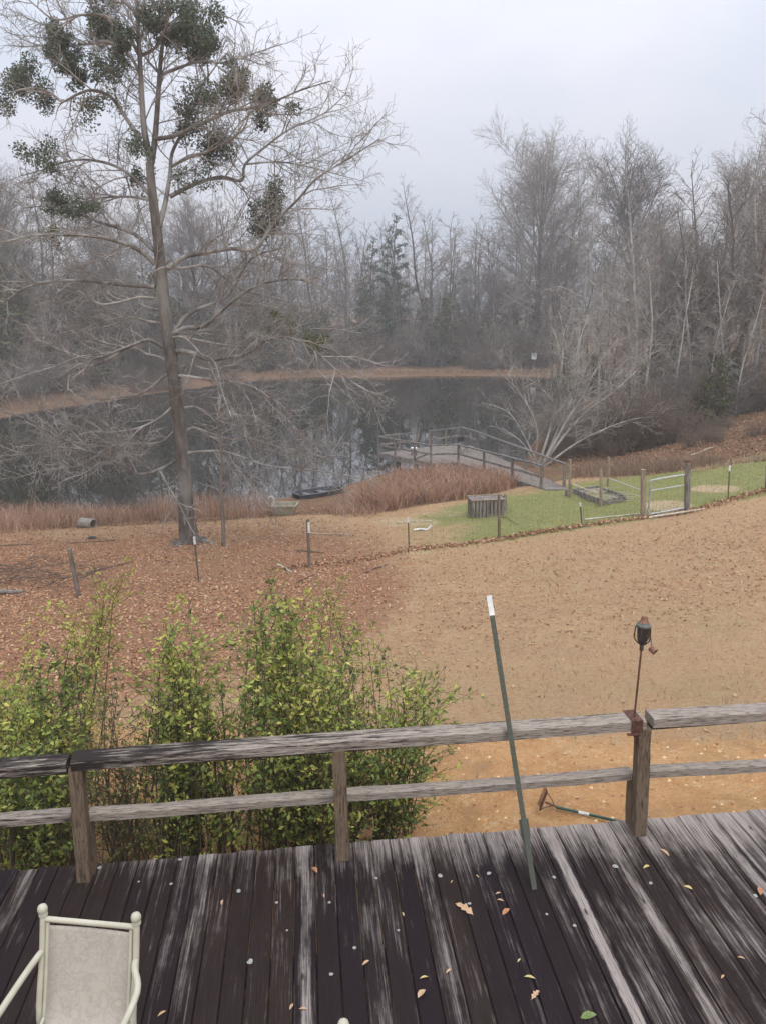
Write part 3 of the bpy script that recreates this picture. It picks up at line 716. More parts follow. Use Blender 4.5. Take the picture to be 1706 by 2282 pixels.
    # side shoots at the limb's end carry it on
def nsB(r): return 10 if r > .15 else 7 if r > .03 else 5 if r > .012 else 3
def part_from(lines, name, mat, parent, org, ns, smooth=True):
    V, F_ = tubes_np(lines, ns); return meshfrom(name, V - org, F_, mat, parent, smooth)
part_from(lines_trunk, 'trunk', BARK_TRUNK, big, inv, nsB)
for L1 in lb: part_from([L1], 'limb', BARK_BIG if L1[1][0] > .05 else TWIG_BIG, big, inv, nsB)
part_from(lt, 'twigs', TWIG_BIG, big, inv, nsB)
LOG.append(('big', len(lt)))
nrg = np.random.default_rng(8)
def clump(C, rx, ry, dens, dark, parent, org):
    """mistletoe: a lobed ball of small leaves on forked stems"""
    lobes = nrg.normal(0, .48, (9, 3)); n = int(dens)
    k = nrg.integers(0, 9, n); d = nrg.normal(size=(n, 3)); d /= np.linalg.norm(d, axis=1, keepdims=True)
    p = lobes[k] + d * (nrg.random((n, 1)) ** .45) * .52
    P = C + p * np.array([rx, (rx + ry) / 2, ry])
    base = np.array([.125, .155, .108]) if dark else np.array([.14, .15, .05])
    cols = base * nrg.uniform(.55, 1.45, (n, 1)) * nrg.uniform(.85, 1.15, (n, 3))
    o = leaf_mesh(P - org, (.072 if dark else .065), nrg, cols, .62, 'mistletoe_clump', MISTLE, parent); o['kind'] = 'stuff'
    return o
for (z, x, y, rx, ry, n, dk_) in [(1,120,380,88,115,1500,1),(1,262,195,72,72,1000,1),(1,300,290,62,60,700,1),(1,450,95,85,105,1400,1),(1,555,160,55,50,420,1),(1,690,70,70,70,750,1),(1,820,90,100,105,1600,1),(1,885,205,70,62,700,1),(1,760,170,55,55,450,1),
      (1,480,300,90,70,420,1),(1,430,440,130,70,420,1),(1,850,430,140,66,520,1),(1,800,535,90,55,420,1),(1,1030,350,70,62,700,1),(1,1150,455,78,62,750,1),(1,940,650,92,85,650,1),(1,190,690,75,78,420,1),(1,610,650,55,70,260,1),(1,600,760,45,60,160,1),(1,230,870,75,46,420,1),(1,350,905,65,46,300,1),(1,820,770,80,55,200,1),(1,1190,895,85,85,800,1),(1,1110,985,85,55,450,1),(1,230,1030,50,50,160,0),
      (2,1200,420,55,36,220,0),(2,1350,510,65,55,240,0),(1,360,340,60,40,260,1),(1,520,240,50,40,260,1)]:
    q = (Z1 if z == 1 else Z2)([(x, y)])[0]
    c_ = aty(q[0], q[1], TY + rng.uniform(-.9, .9)); s_ = .5157 * PXM
    clump(c_, rx * s_ * .92, ry * s_ * .92, n * 2.5, dk_, big, inv)

# ------------------------------------------------------------------ tree patterns for the woods
def make_tree(name, seed, Ht, r, bare, spread, kind, mats, dens=1.0, lean=.02):
    """returns an unlinked-looking prototype: Empty > trunk, crown"""
    rg = random.Random(seed); lines = []
    P = wander(rg, (0, 0, -.3), (rg.uniform(-lean, lean), rg.uniform(-lean, lean), 1), Ht, 12, .18 if kind == 'oak' else .11 if mats[0] is BARK_PALE else .16, .05)
    R_ = np.linspace(r, .03, len(P)); R_[0] *= 1.35
    tr = [(P, R_)]; tw = []
    cum = np.linspace(0, 1, len(P))
    nl = int((30 if kind == 'oak' else 26 if kind == 'pole' else 34) * (1 if kind != 'pole' else .9))
    for k in range(nl):
        f = bare + (1 - bare) * ((k + rg.random()) / nl) ** .9
        i = min(int(f * 12), 11); u = f * 12 - i; p = P[i] * (1 - u) + P[i + 1] * u
        az = k * 2.4 + rg.uniform(-.5, .5)
        if kind == 'oak':
            f = bare + (.72 - bare) * (k + rg.random()) / nl; i = min(int(f * 12), 11); u = f * 12 - i; p = P[i] * (1 - u) + P[i + 1] * u
            ang = radians(np.interp(f, [bare, .4, .72], [74, 46, 12]) + rg.uniform(-9, 9)); ln = Ht * spread * rg.uniform(.85, 1.12); trop = .03
        elif kind == 'pole': ang = radians(rg.uniform(40, 75) * (1.05 - .35 * f)); ln = Ht * spread * (1.12 - f) ** .6 * rg.uniform(.5, 1.1); trop = .04
        else: ang = radians(rg.uniform(70, 95)); ln = Ht * spread * (1.05 - f) * rg.uniform(.7, 1.1) + .25; trop = .02
        d = np.array([cos(az) * sin(ang), sin(az) * sin(ang), cos(ang)])
        q = wander(rg, p, d, ln, 6, .22 if kind == 'oak' else .30, trop); r0 = min(.5 * np.interp(f, cum, R_), r * .42)
        ra = np.linspace(max(r0, .03), .018, len(q)); tw.append((q, ra))
        if kind == 'ever':
            cf = [dict(den=2.0, f0=.2, ang=(30, 60), len=(.2, .4), rel=1, n=2, curl=.2, trop=.02, r=.02, rt=.01)]
            branch_out(rg, tw, (q, ra), 0, 1, cf)
        else:
            cf = [dict(den=2.3 * dens, f0=.12, ang=(26, 60), len=(.32, .68), rel=1, n=4, curl=.36, trop=.03, r=.034, rt=.015),
                  dict(den=3.6 * dens, f0=.1, ang=(26, 60), len=(.3, .65), rel=1, n=3, curl=.34, trop=.03, r=.018, rt=.011),
                  dict(den=3.4 * dens, f0=.12, ang=(22, 60), len=(.3, .85), n=2, curl=.28, trop=.03, r=.010, rt=.0075)]
            branch_out(rg, tw, (q, ra), 0, 3, cf)
    root = bpy.data.objects.new(name, None); COL.objects.link(root); root.empty_display_size = .3
    part_from(tr, 'trunk', mats[0], root, np.zeros(3), lambda a: 8)
    part_from(tw, 'crown', mats[1], root, np.zeros(3), lambda a: 5 if a > .07 else 3)
    if kind == 'ever':
        ng = np.random.default_rng(seed); C = []
        for q, ra in tw:
            m = max(3, int(np.linalg.norm(q[-1] - q[0]) * 16 * dens)); u = ng.uniform(.25, 1.05, m)
            i = np.clip((u * (len(q) - 1)).astype(int), 0, len(q) - 2); fr = (u * (len(q) - 1) - i)[:, None]
            C.append(q[i] * (1 - fr) + q[i + 1] * fr + ng.normal(0, .14, (m, 3)))
        C = np.concatenate(C); cols = np.array(mats[2]) * ng.uniform(.5, 1.5, (len(C), 1)) * ng.uniform(.85, 1.15, (len(C), 3))
        leaf_mesh(C, .30, ng, cols, .45, 'foliage', LEAFG, root)
    return root
def count(root): return sum(len(c.data.polygons) for c in root.children)
FAR = (BARK_FAR, TWIG_FAR)
protos = {
    'oak': [make_tree('oak_tree', 31, 25, .52, .22, .44, 'oak', FAR, .80), make_tree('oak_tree', 32, 24, .45, .26, .40, 'oak', FAR, .80)],
    'pole': [make_tree('bare_tree', 41, 21, .22, .30, .30, 'pole', FAR, .95), make_tree('bare_tree', 42, 19, .19, .22, .32, 'pole', FAR, .95), make_tree('bare_tree', 43, 22, .25, .36, .29, 'pole', FAR, .95),
             make_tree('bare_tree', 44, 16, .15, .2, .32, 'pole', FAR, 1.0), make_tree('bare_tree', 45, 12, .11, .15, .34, 'pole', FAR, 1.15)],
    'pale': [make_tree('pale_barked_tree', 51, 14, .12, .12, .28, 'pole', (BARK_PALE, TWIG_PALE), 1.1), make_tree('pale_barked_tree', 52, 17, .15, .2, .25, 'pole', (BARK_PALE, TWIG_PALE), 1.0)],
    'ever': [make_tree('pine_tree', 61, 17, .2, .26, .27, 'ever', (BARK_FAR, TWIG_FAR, (.052, .088, .050)), 1.6), make_tree('cedar_tree', 62, 8, .13, .14, .24, 'ever', (BARK_FAR, TWIG_FAR, (.055, .088, .050)), 2.2),
             make_tree('holly_tree', 63, 6.5, .1, .04, .34, 'ever', (BARK_FAR, TWIG_FAR, (.095, .105, .042)), 2.2)],
}
for k_, L1 in protos.items(): LOG.append((k_, [count(o) for o in L1]))
used = set()
def place(kind, i, x, y, sc, label, group=None, cat='tree', rz=None, name=None, sz=1.0, zoff=0):
    p = protos[kind][i]
    if p.name not in used: used.add(p.name); o = p
    else: o = copy_tree(p)
    o.location = (x, y, h1(x, y) - .05 + zoff); o.scale = (sc, sc, sc * sz); o.rotation_euler = (0, 0, rng.uniform(0, 6.28) if rz is None else rz)
    return tag(o, label, cat, group)
rng = random.Random(77)
def shore(px):
    py = np.interp(px, [-400, 0, 150, 330, 540, 700, 900, 1100, 1235], [955, 880, 860, 833, 809, 803, 802, 801, 801])
    return atz(px, py, -3.3)
def heightfor(px_top, py_top, x, y):
    d = rays([px_top, py_top]); t_ = math.hypot(x, y) / math.hypot(d[0], d[1]); return ZC + d[2] * t_
def by_px(kind, i, px, dist, top, baseH, label, **k):
    s0 = shore(px); u = s0[:2] / np.linalg.norm(s0[:2]); x, y = s0[:2] + u * dist
    ztop = heightfor(px, top, x, y); sc = (ztop - h1(x, y)) / baseH
    return place(kind, i, x, y, sc, label, **k)
# landmark trees of the far shore
by_px('oak', 0, 1155, 7, 322, 25.5, 'broad round-crowned bare oak, tallest on the far shore')
by_px('oak', 1, 1352, 10, 318, 24.5, 'round-topped bare oak right of the broad oak across the pond')
by_px('pole', 2, 925, 12, 392, 22.3, 'narrow pointed bare tree standing above the far treeline')
by_px('ever', 0, 850, 5, 452, 17.3, 'dark blue-green pine in the middle of the far shore')
by_px('ever', 1, 1038, 9, 606, 8.2, 'small dark cedar left of the broad oak across the pond')
for (px, d_, top, lab) in [(75, 4, 590, 'tall dark evergreen left of the big tree trunk, on the left bank'), (190, 3, 610, 'broad olive evergreen behind the left limbs of the big tree'), (300, 5, 585, 'dark evergreen just left of the big tree trunk across the pond'), (620, 4, 640, 'dark evergreen right of the big tree across the pond'), (700, 3, 660, 'low dark evergreen at the water edge across the pond'), (930, 4, 650, 'dark green evergreen below the narrow pointed tree')]:
    by_px('ever', 2, px, d_, top, 6.7, lab)
by_px('ever', 0, 800, 9, 500, 17.3, 'slimmer pine left of the blue-green pine across the pond')
def wood(n, x0, x1, d0, d1, kinds, tops, label, group):
    for k in range(n):
        px = x0 + (x1 - x0) * (k + rng.random()) / n; kd, i = rng.choice(kinds)
        s0 = shore(min(px, 1235)) if px <= 1235 else None
        u = s0[:2] / np.linalg.norm(s0[:2]); dd = d0 + (d1 - d0) * rng.random(); x, y = s0[:2] + u * dd
        top = np.interp(px, tops[0], tops[1]) + rng.uniform(-25, 60); ztop = heightfor(px, top, x, y)
        hb = {('pole', 0): 21.3, ('pole', 1): 19.3, ('pole', 2): 22.3, ('pole', 3): 16.3, ('pole', 4): 12.3, ('oak', 1): 24.5, ('pale', 0): 14, ('pale', 1): 17, ('oak', 0): 25}[(kd, i)]
        sc = max(.5, min(1.5, (ztop - h1(x, y)) / hb)) 
        place(kd, i, x, y, sc, label, group=group)
PO = [('pole', 0), ('pole', 1), ('pole', 2), ('pole', 3)]
wood(22, -140, 560, 3, 15, PO + [('oak', 1)], ([-140, 0, 250, 560], [300, 330, 400, 420]), 'bare grey tree in the wood on the left bank of the pond', 'bare trees of the left bank')
wood(24, -140, 560, 18, 50, PO, ([-140, 0, 250, 560], [520, 540, 570, 580]), 'bare grey tree in the wood on the left bank of the pond', 'bare trees of the left bank')
wood(34, 520, 1235, 4, 15, PO, ([520, 700, 790, 850, 1000, 1100, 1235], [420, 425, 440, 465, 460, 440, 420]), 'bare grey tree in the wood across the pond', 'bare trees of the far shore')
wood(40, 520, 1235, 18, 60, PO, ([520, 1235], [525, 530]), 'bare grey tree in the wood across the pond', 'bare trees of the far shore')
wood(60, -140, 1235, 2.5, 14, [('pole', 4), ('pole', 3), ('pale', 0)], ([-140, 500, 1235], [560, 600, 610]), 'slim bare sapling at the edge of the far wood', 'saplings along the far shore')
# right bank: the wood comes nearer towards the picture's edge
for k in range(42):
    f = (k + rng.random()) / 42; px = 1180 + 640 * f
    base = np.interp(px, [1180, 1250, 1350, 1450, 1550, 1654, 1820], [835, 835, 865, 890, 893, 870, 850])
    p0 = gp(px, base); u = p0[:2] / np.linalg.norm(p0[:2]); x, y = p0[:2] + u * abs(rng.gauss(0, 1)) * 14
    top = np.interp(px, [1180, 1300, 1450, 1550, 1654, 1820], [440, 420, 390, 310, 200, 140]) + rng.uniform(0, 190)
    kd, i = rng.choice(PO + [('pole', 4), ('pale', 1), ('oak', 1)])
    hb = {('pole', 0): 21.3, ('pole', 1): 19.3, ('pole', 2): 22.3, ('pole', 3): 16.3, ('pole', 4): 12.3, ('pale', 0): 14, ('pale', 1): 17, ('oak', 0): 25, ('oak', 1): 24.5}[(kd, i)]
    sc = max(.35, min(1.25, (heightfor(px, top, x, y) - h1(x, y)) / hb))
    place(kd, i, x, y, sc, 'bare tree with grey trunk in the wood on the right bank', 'bare trees of the right bank')
for k in range(15):
    px = 1240 + 440 * (k + rng.random()) / 15; base = np.interp(px, [1240, 1350, 1450, 1550, 1700], [925, 935, 930, 912, 885]) - rng.uniform(0, 40); p0 = gp(px, base)
    place('pale', rng.randrange(2), p0[0], p0[1], rng.uniform(.45, .95), 'slender pale-barked tree with low side branches on the right bank', 'pale trees of the right bank')
# evergreen understorey
for k in range(48):
    px = rng.uniform(-120, 480); by = shore(px); u = by[:2] / np.linalg.norm(by[:2]); x, y = by[:2] + u * rng.uniform(2.5, 14)
    place('ever', 2, x, y, rng.uniform(.9, 2.0), 'dark olive evergreen in the undergrowth of the left bank', 'evergreens under the left bank trees')
for k in range(52):
    px = rng.uniform(480, 1235); by = shore(px); u = by[:2] / np.linalg.norm(by[:2]); x, y = by[:2] + u * rng.uniform(2, 14)
    place('ever', rng.choice([1, 2, 2]), x, y, rng.uniform(.6, 1.5), 'dull green evergreen in the undergrowth of the far shore', 'evergreens under the far shore trees')
for k in range(20):
    px = rng.uniform(1225, 1700); p0 = gp(px, rng.uniform(850, 925)); 
    place('ever', 2, p0[0], p0[1] + rng.uniform(0, 8), rng.uniform(.35, .7), 'olive evergreen in the undergrowth of the right bank', 'evergreens under the right bank trees')

# ------------------------------------------------------------------ pale multi-stemmed tree leaning over the dock's shore
rng = random.Random(5)
wb = gp(1165, 1008); WY = wb[1]
wt = thing('leaning_pale_tree', tuple(wb), 'pale many-stemmed bare tree leaning out beside the dock', 'tree'); worg = np.array(wb)
def wl3(P, y1, r0, r1=.01):
    n = len(P); pts = [aty(x, y, WY + y1 * (i / (n - 1))) for i, (x, y) in enumerate(P)]
    q = np.array(smoothpath(pts, 4)); return q, np.linspace(r0, r1, len(q))
ws = [wl3(P, y, r) for P, y, r in [
    ([(1165,1012),(1195,960),(1225,905),(1255,860),(1285,800),(1330,735)], -1.5, .085), ([(1168,1010),(1215,945),(1265,890),(1320,850),(1375,800)], 1.5, .075),
    ([(1160,1010),(1185,935),(1200,880),(1212,800),(1215,720),(1205,670)], -.5, .07), ([(1150,1005),(1160,940),(1140,880),(1105,830),(1070,800)], -2.0, .05),
    ([(1172,1010),(1240,960),(1310,925),(1370,905),(1420,900)], -1.0, .055), ([(1170,1008),(1205,925),(1240,840),(1245,760),(1270,680)], 1.8, .06),
    ([(1155,1008),(1130,960),(1090,930),(1060,920)], .8, .04), ([(1225,905),(1290,860),(1340,790),(1400,740)], -2.5, .035), ([(1200,880),(1170,840),(1130,810),(1110,790)], -1.5, .03), ([(1160,1000),(1110,905),(1075,880),(1040,870)], 1.5, .035)]]
cfgW = [dict(den=2.6, f0=.22, ang=(20, 55), len=(.22, .5), rel=1, n=5, curl=.35, trop=.05, r=.022, rt=.006, up=.3),
        dict(den=5, f0=.1, ang=(25, 60), len=(.25, .6), rel=1, n=3, curl=.3, trop=.04, r=.011, rt=.007),
        dict(den=5, f0=.1, ang=(25, 60), len=(.2, .5), n=2, curl=.3, trop=.03, r=.009, rt=.0065)]
wtw = []
for L1 in ws: branch_out(rng, wtw, L1, 0, 3, cfgW)
for L1 in ws: part_from([L1], 'stem', BARK_PALE, wt, worg, nsB)
part_from(wtw, 'twigs', TWIG_PALE, wt, worg, nsB); LOG.append(('pale', len(wtw)))
# sapling beside the big tree
sb = gp(483, 1180); sap = thing('sapling', tuple(sb), 'thin dark sapling just right of the big bare tree', 'tree'); sorg = np.array(sb)
q = np.array(smoothpath([aty(x, y, sb[1]) for x, y in [(483,1184),(482,1120),(478,1060),(480,1000),(474,940),(470,880)]], 3)); sl = [(q, np.linspace(.062, .02, len(q)))]
st_ = []; branch_out(rng, st_, sl[0], 0, 3, [dict(den=5, f0=.35, ang=(40, 75), len=(.18, .45), rel=1, n=4, curl=.35, trop=.05, r=.014, rt=.005), dict(den=4, f0=.1, ang=(25, 60), len=(.2, .5), rel=1, n=3, curl=.3, trop=.04, r=.007, rt=.004), dict(den=3, f0=.1, ang=(25, 60), len=(.1, .25), n=2, curl=.3, trop=.03, r=.005, rt=.0035)])
part_from(sl, 'trunk', BARK_FAR, sap, sorg, nsB); part_from(st_, 'crown', TWIG_PALE, sap, sorg, nsB)

# ------------------------------------------------------------------ brush along the banks
def make_brush(seed, ht, mat, nst=46, dens=1.5):
    rg = random.Random(seed); tw = []
    for k in range(nst):
        az = rg.uniform(0, 6.28); rr = rg.uniform(0, .5); an = radians(rg.uniform(3, 42))
        q = wander(rg, (cos(az) * rr, sin(az) * rr, -.1), (cos(az) * sin(an), sin(az) * sin(an), cos(an)), ht * rg.uniform(.55, 1.1), 5, .35, .0)
        ra = np.linspace(.016, .006, len(q)); tw.append((q, ra))
        branch_out(rg, tw, (q, ra), 0, 2, [dict(den=3.2 * dens, f0=.15, ang=(25, 65), len=(.2, .5), rel=1, n=3, curl=.4, trop=.0, r=.011, rt=.007), dict(den=3 * dens, f0=.1, ang=(25, 65), len=(.15, .45), n=2, curl=.3, trop=.0, r=.009, rt=.007)])
    V, F_ = tubes_np(tw, lambda a: 3)
    me_o = meshfrom('thicket_shrub', V, F_, mat, None, True); return me_o
brush = [make_brush(1, 2.6, TWIG_BRUSH, 34), make_brush(2, 1.9, TWIG_BRUSH, 30), make_brush(3, 3.2, TWIG_FAR, 34)]
ub = set()
def putbrush(i, x, y, s_, label, group):
    o = brush[i]
    if i in ub: o = o.copy(); COL.objects.link(o)
    ub.add(i); o.location = (x, y, h1(x, y) - .03); o.rotation_euler = (0, 0, rng.uniform(0, 6.28)); o.scale = (s_, s_, s_ * rng.uniform(.8, 1.15)); tag(o, label, 'shrub', group)
for k in range(60):
    px = rng.uniform(1190, 1720); base = np.interp(px, [1190, 1300, 1450, 1520, 1654, 1720], [1000, 992, 965, 915, 890, 880]) - abs(rng.gauss(0, 1)) * 34
    p0 = gp(px, base); putbrush(rng.randrange(3), p0[0], p0[1], rng.uniform(.55, 1.15), 'brown tangled thicket shrub on the right bank', 'thicket on the right bank')
for k in range(16):
    p0 = gp(rng.uniform(1480, 1720), rng.uniform(905, 972)); putbrush(rng.randrange(2), p0[0], p0[1], rng.uniform(.25, .5), 'low wispy brush on the leaf-covered slope at the right edge', 'low brush on the right slope')
for k in range(150):
    px = rng.uniform(-120, 1235); s0 = shore(px); u = s0[:2] / np.linalg.norm(s0[:2]); x, y = s0[:2] + u * rng.uniform(.8, 10)
    putbrush(rng.randrange(3), x, y, rng.uniform(.9, 2.3), 'brown thicket shrub along the edge of the far wood', 'thicket along the far wood')
for k in range(9):
    p0 = gp(rng.uniform(240, 420), rng.uniform(838, 850)); putbrush(rng.randrange(2), p0[0], p0[1], rng.uniform(.6, 1.0), 'rusty brown shrub at the left water edge', 'shrubs at the left water edge')

# ------------------------------------------------------------------ haze
t = NT('haze_mat'); t.n.remove(t.b)
pv = t.new('ShaderNodeVolumePrincipled', {'Color': (.985, .985, .99, 1), 'Density': .0016, 'Anisotropy': .2})
t.l.new(pv.outputs[0], t.n['Material Output'].inputs['Volume'])
hz = MB().box((0, 90, 14), (420, 240, 44)).build('haze', t.m); tag(hz, kind='stuff')

# ================================================================== SHRUBS BEHIND THE RAILING
rng = random.Random(12); nrg = np.random.default_rng(12)
STEMB = bark('shrub_stem', (.06, .048, .03), (.15, .125, .08), None, 1)
def shrub(name, label, poly, base_px, yr, ntips, nleaf, pal, lsize=.047, cens=None):
    """stems run from the roots to tips inside the outline; leafy side shoots along them"""
    bx0 = np.array([aty(x, 1800, y)[:2] for x, y in base_px])
    b0 = bx0.mean(0); org = np.array([b0[0], b0[1], h1(*b0)])
    root = thing(name, tuple(org), label, 'shrub')
    poly = np.array(poly, float); lo, hi = poly.min(0), poly.max(0); stems = []; twigs = []; C = []; K = []
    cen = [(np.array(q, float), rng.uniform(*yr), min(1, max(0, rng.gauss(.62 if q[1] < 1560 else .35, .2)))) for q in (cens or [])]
    while not cens and len(cen) < max(3, ntips // 7):
        q = np.array([rng.uniform(lo[0], hi[0]), rng.uniform(lo[1], hi[1])])
        if inpoly(q[None], poly)[0]: cen.append((q, rng.uniform(*yr), rng.random()))
    n = 0
    while n < ntips:
        cq = rng.choice(cen); q = cq[0] + np.array([rng.gauss(0, 30), rng.gauss(0, 36)])
        if not inpoly(q[None], poly)[0]: continue
        n += 1
        Y = min(yr[1], max(yr[0], rng.gauss(cq[1], .16))); tip = aty(q[0], q[1], Y)
        j = min(range(len(bx0)), key=lambda i: abs(bx0[i][0] - tip[0]) + rng.uniform(0, .7))
        b = np.array([bx0[j][0] + rng.gauss(0, .1), bx0[j][1] + rng.gauss(0, .12), 0]); b[2] = h1(b[0], b[1]) - .04
        if tip[2] < b[2] + .32: n -= 1; continue
        mid = b + (tip - b) * np.array([.32, .32, .55]) + np.array([rng.gauss(0, .08), rng.gauss(0, .08), 0])
        P = np.array(smoothpath([b, mid, tip], 4)); R_ = np.linspace(.007 + .013 * rng.random() ** 3, .002, len(P)); stems.append((P, R_))
        tone = min(1, max(0, rng.gauss(cq[2], .16))); tw = []
        branch_out(rng, tw, (P, R_), 0, 2, [dict(den=8, f0=.12, ang=(28, 70), len=(.16, .42), n=3, curl=.35, trop=.03, r=.004, rt=.002), dict(den=7, f0=.2, ang=(30, 70), len=(.08, .2), n=2, curl=.3, trop=.02, r=.0025, rt=.0018)])
        twigs += tw
        for (tp, tr_) in tw + [(P[-4:], R_[-4:])]:
            L = np.linalg.norm(tp[-1] - tp[0]); m = max(3, int(L * 36))
            u = nrg.uniform(.15, 1.04, m) * (len(tp) - 1); i = np.clip(u.astype(int), 0, len(tp) - 2); fr = (u - i)[:, None]
            C.append(tp[i] * (1 - fr) + tp[i + 1] * fr + nrg.normal(0, .014, (m, 3))); K.append(np.full(m, tone))
    C = np.concatenate(C); K = np.concatenate(K)
    if len(C) > nleaf:
        s_ = nrg.permutation(len(C))[:nleaf]; C, K = C[s_], K[s_]
    V, F_ = tubes_np(stems, lambda a: 5); meshfrom('stems', V - org, F_, STEMB, root, True)
    V, F_ = tubes_np(twigs, lambda a: 3); meshfrom('twigs', V - org, F_, STEMB, root, True)
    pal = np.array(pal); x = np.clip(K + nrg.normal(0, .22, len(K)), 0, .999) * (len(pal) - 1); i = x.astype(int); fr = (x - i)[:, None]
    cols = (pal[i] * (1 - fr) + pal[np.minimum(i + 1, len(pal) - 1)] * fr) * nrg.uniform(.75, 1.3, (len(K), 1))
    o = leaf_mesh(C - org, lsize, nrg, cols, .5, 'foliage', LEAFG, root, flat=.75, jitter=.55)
    LOG.append((name, len(C))); return root
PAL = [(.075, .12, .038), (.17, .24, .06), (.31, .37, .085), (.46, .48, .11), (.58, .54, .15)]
shrub('privet_shrub', 'tall yellow-green leafy shrub behind the middle of the railing',
      [(505,1640),(500,1480),(530,1400),(520,1310),(560,1285),(640,1290),(665,1330),(720,1360),(790,1350),(830,1400),(890,1430),(985,1440),(1000,1540),(940,1620),(960,1700),(930,1800),(880,1840),(760,1850),(520,1850)],
      [(560, 5.85), (620, 6.1), (680, 5.9), (740, 6.2), (600, 6.5), (840, 6.2), (500, 5.9)], (5.6, 7.6), 112, 19000, PAL, cens=[(560,1330),(620,1325),(600,1390),(720,1400),(790,1400),(880,1470),(955,1490),(550,1450),(640,1480),(720,1520),(820,1560),(600,1610),(720,1660),(820,1690),(580,1740),(690,1800),(900,1600)])
shrub('privet_shrub', 'narrow green shrub between the two larger shrubs by the railing',
      [(320,1640),(330,1450),(315,1390),(370,1345),(410,1345),(450,1400),(500,1470),(510,1640),(500,1850),(320,1850)],
      [(350, 5.8), (420, 6.2), (470, 5.9)], (5.6, 7.2), 48, 8000, PAL, cens=[(365,1385),(405,1390),(430,1460),(380,1480),(460,1560),(350,1580),(420,1720)])
shrub('privet_shrub', 'bushy green shrub behind the left end of the railing',
      [(-60,1640),(-60,1500),(20,1480),(70,1440),(130,1425),(170,1440),(180,1540),(240,1640),(235,1850),(-60,1880)],
      [(20, 5.8), (90, 6.1), (160, 5.9), (-40, 6.1)], (5.5, 7.2), 70, 12500, PAL, cens=[(20,1510),(70,1470),(140,1460),(30,1580),(100,1560),(160,1600),(60,1680),(40,1780),(150,1790)])
shrub('thin_shrub', 'sparse half-bare shrub with reddish leaves between green shrubs',
      [(230,1480),(340,1480),(360,1640),(330,1750),(220,1750),(190,1600)], [(240, 5.8), (300, 6.0)], (5.6, 6.8), 22, 2000, [(.12, .085, .05), (.15, .13, .05), (.14, .15, .05), (.20, .20, .07)], .036)
shrub('yellow_sprig', 'thin yellow-green sprigs rising above the left shrub', [(215,1330),(225,1270),(255,1215),(290,1210),(285,1240),(255,1290),(235,1360)], [(170, 7.4), (200, 7.6)], (7.3, 8.0), 6, 1500, [(.26, .27, .06), (.42, .38, .09)], .042)
shrub('yellow_sprig', 'thin yellow-green sprigs above the right part of the tall shrub', [(700,1270),(738,1222),(756,1226),(735,1300),(690,1340),(670,1320)], [(700, 7.6), (740, 7.5)], (7.6, 8.2), 5, 1200, [(.20, .24, .05), (.36, .36, .09)], .04)
shrub('privet_shoots', 'loose upright green shoots above the left shrub', [(20,1460),(60,1400),(110,1330),(170,1310),(215,1330),(225,1420),(180,1450)], [(60, 6.8), (120, 7.0), (170, 6.9)], (6.6, 7.6), 5, 1500, PAL[2:], .042)
# one bright sprig poking through the rails, in front of the dark stems
shrub('bright_sprig', 'small bright green sprig hanging between the two rails', [(565,1638),(610,1632),(625,1655),(590,1690),(575,1695)], [(600, 5.9)], (5.35, 5.5), 4, 90, [(.22, .38, .07), (.34, .48, .12)], .045)

# ================================================================== GROUND COVER
def gattr(x, y, arr):
    A_ = arr.reshape(gx.shape); i = np.clip(np.searchsorted(GX, x), 0, len(GX) - 1); j = np.clip(np.searchsorted(GY, y), 0, len(GY) - 1); return A_[j, i]
def in_view(P, m=60):
    q = proj(P); return (q[:, 0] > -m) & (q[:, 0] < 1654 + m) & (q[:, 1] < 2212)
def scatter(n, xr_, yr_, fn):
    x = nrg.uniform(*xr_, n); y = nrg.uniform(*yr_, n); k = nrg.random(n) < fn(x, y); x, y = x[k], y[k]
    P = np.stack([x, y, H(x, y)], 1); return P[in_view(P)]
leafw = lambda x, y: np.clip(.015 + .9 * gattr(x, y, leafm) * (.35 + 1.1 * vnoise(x * .7, y * .7, 9)) - .25 * gattr(x, y, soil) - .06 * gattr(x, y, green) - .05 * gattr(x, y, straw), .014, 1)
P = scatter(230000, (-15, 15), (6, 29), lambda x, y: leafw(x, y) * (H(x, y) > WATER + .1) * np.clip(1.3 - .35 * vnoise(x * 2, y * 2, 4), 0, 1))
P[:, 2] += nrg.uniform(.008, .03, len(P))
pal = np.array([(.54, .33, .19), (.45, .235, .125), (.34, .165, .085), (.62, .45, .30), (.24, .12, .07), (.50, .27, .155)])
cols = pal[nrg.integers(0, 6, len(P))] * nrg.uniform(.85, 1.15, (len(P), 1)); lw_ = gattr(P[:, 0], P[:, 1], leafm)[:, None]; cols = cols * (.35 + .65 * np.clip(lw_ * 1.6, 0, 1)) + np.array([.47, .32, .19]) * .65 * (1 - np.clip(lw_ * 1.6, 0, 1)); cols = cols * .70 + np.array([.40, .22, .125]) * .22
tag(leaf_mesh(P, .056, nrg, cols, .6, 'fallen_leaves', LITTER, None, flat=.30, jitter=.5), 'brown fallen leaves strewn over the slope and lawn', 'leaves', kind='stuff'); LOG.append(('litter', len(P)))
P = scatter(90000, (8, 30), (25, 50), lambda x, y: .75 * (gattr(x, y, floor) > .5) * (H(x, y) > WATER + .1)); P[:, 2] += nrg.uniform(.01, .05, len(P))
cols = pal[nrg.integers(0, 6, len(P))] * nrg.uniform(.4, .8, (len(P), 1))
tag(leaf_mesh(P, .075, nrg, cols, .6, 'bank_leaves', LITTER, None, flat=.4, jitter=.5), 'brown leaf litter covering the wooded slope on the right', 'leaves', kind='stuff')
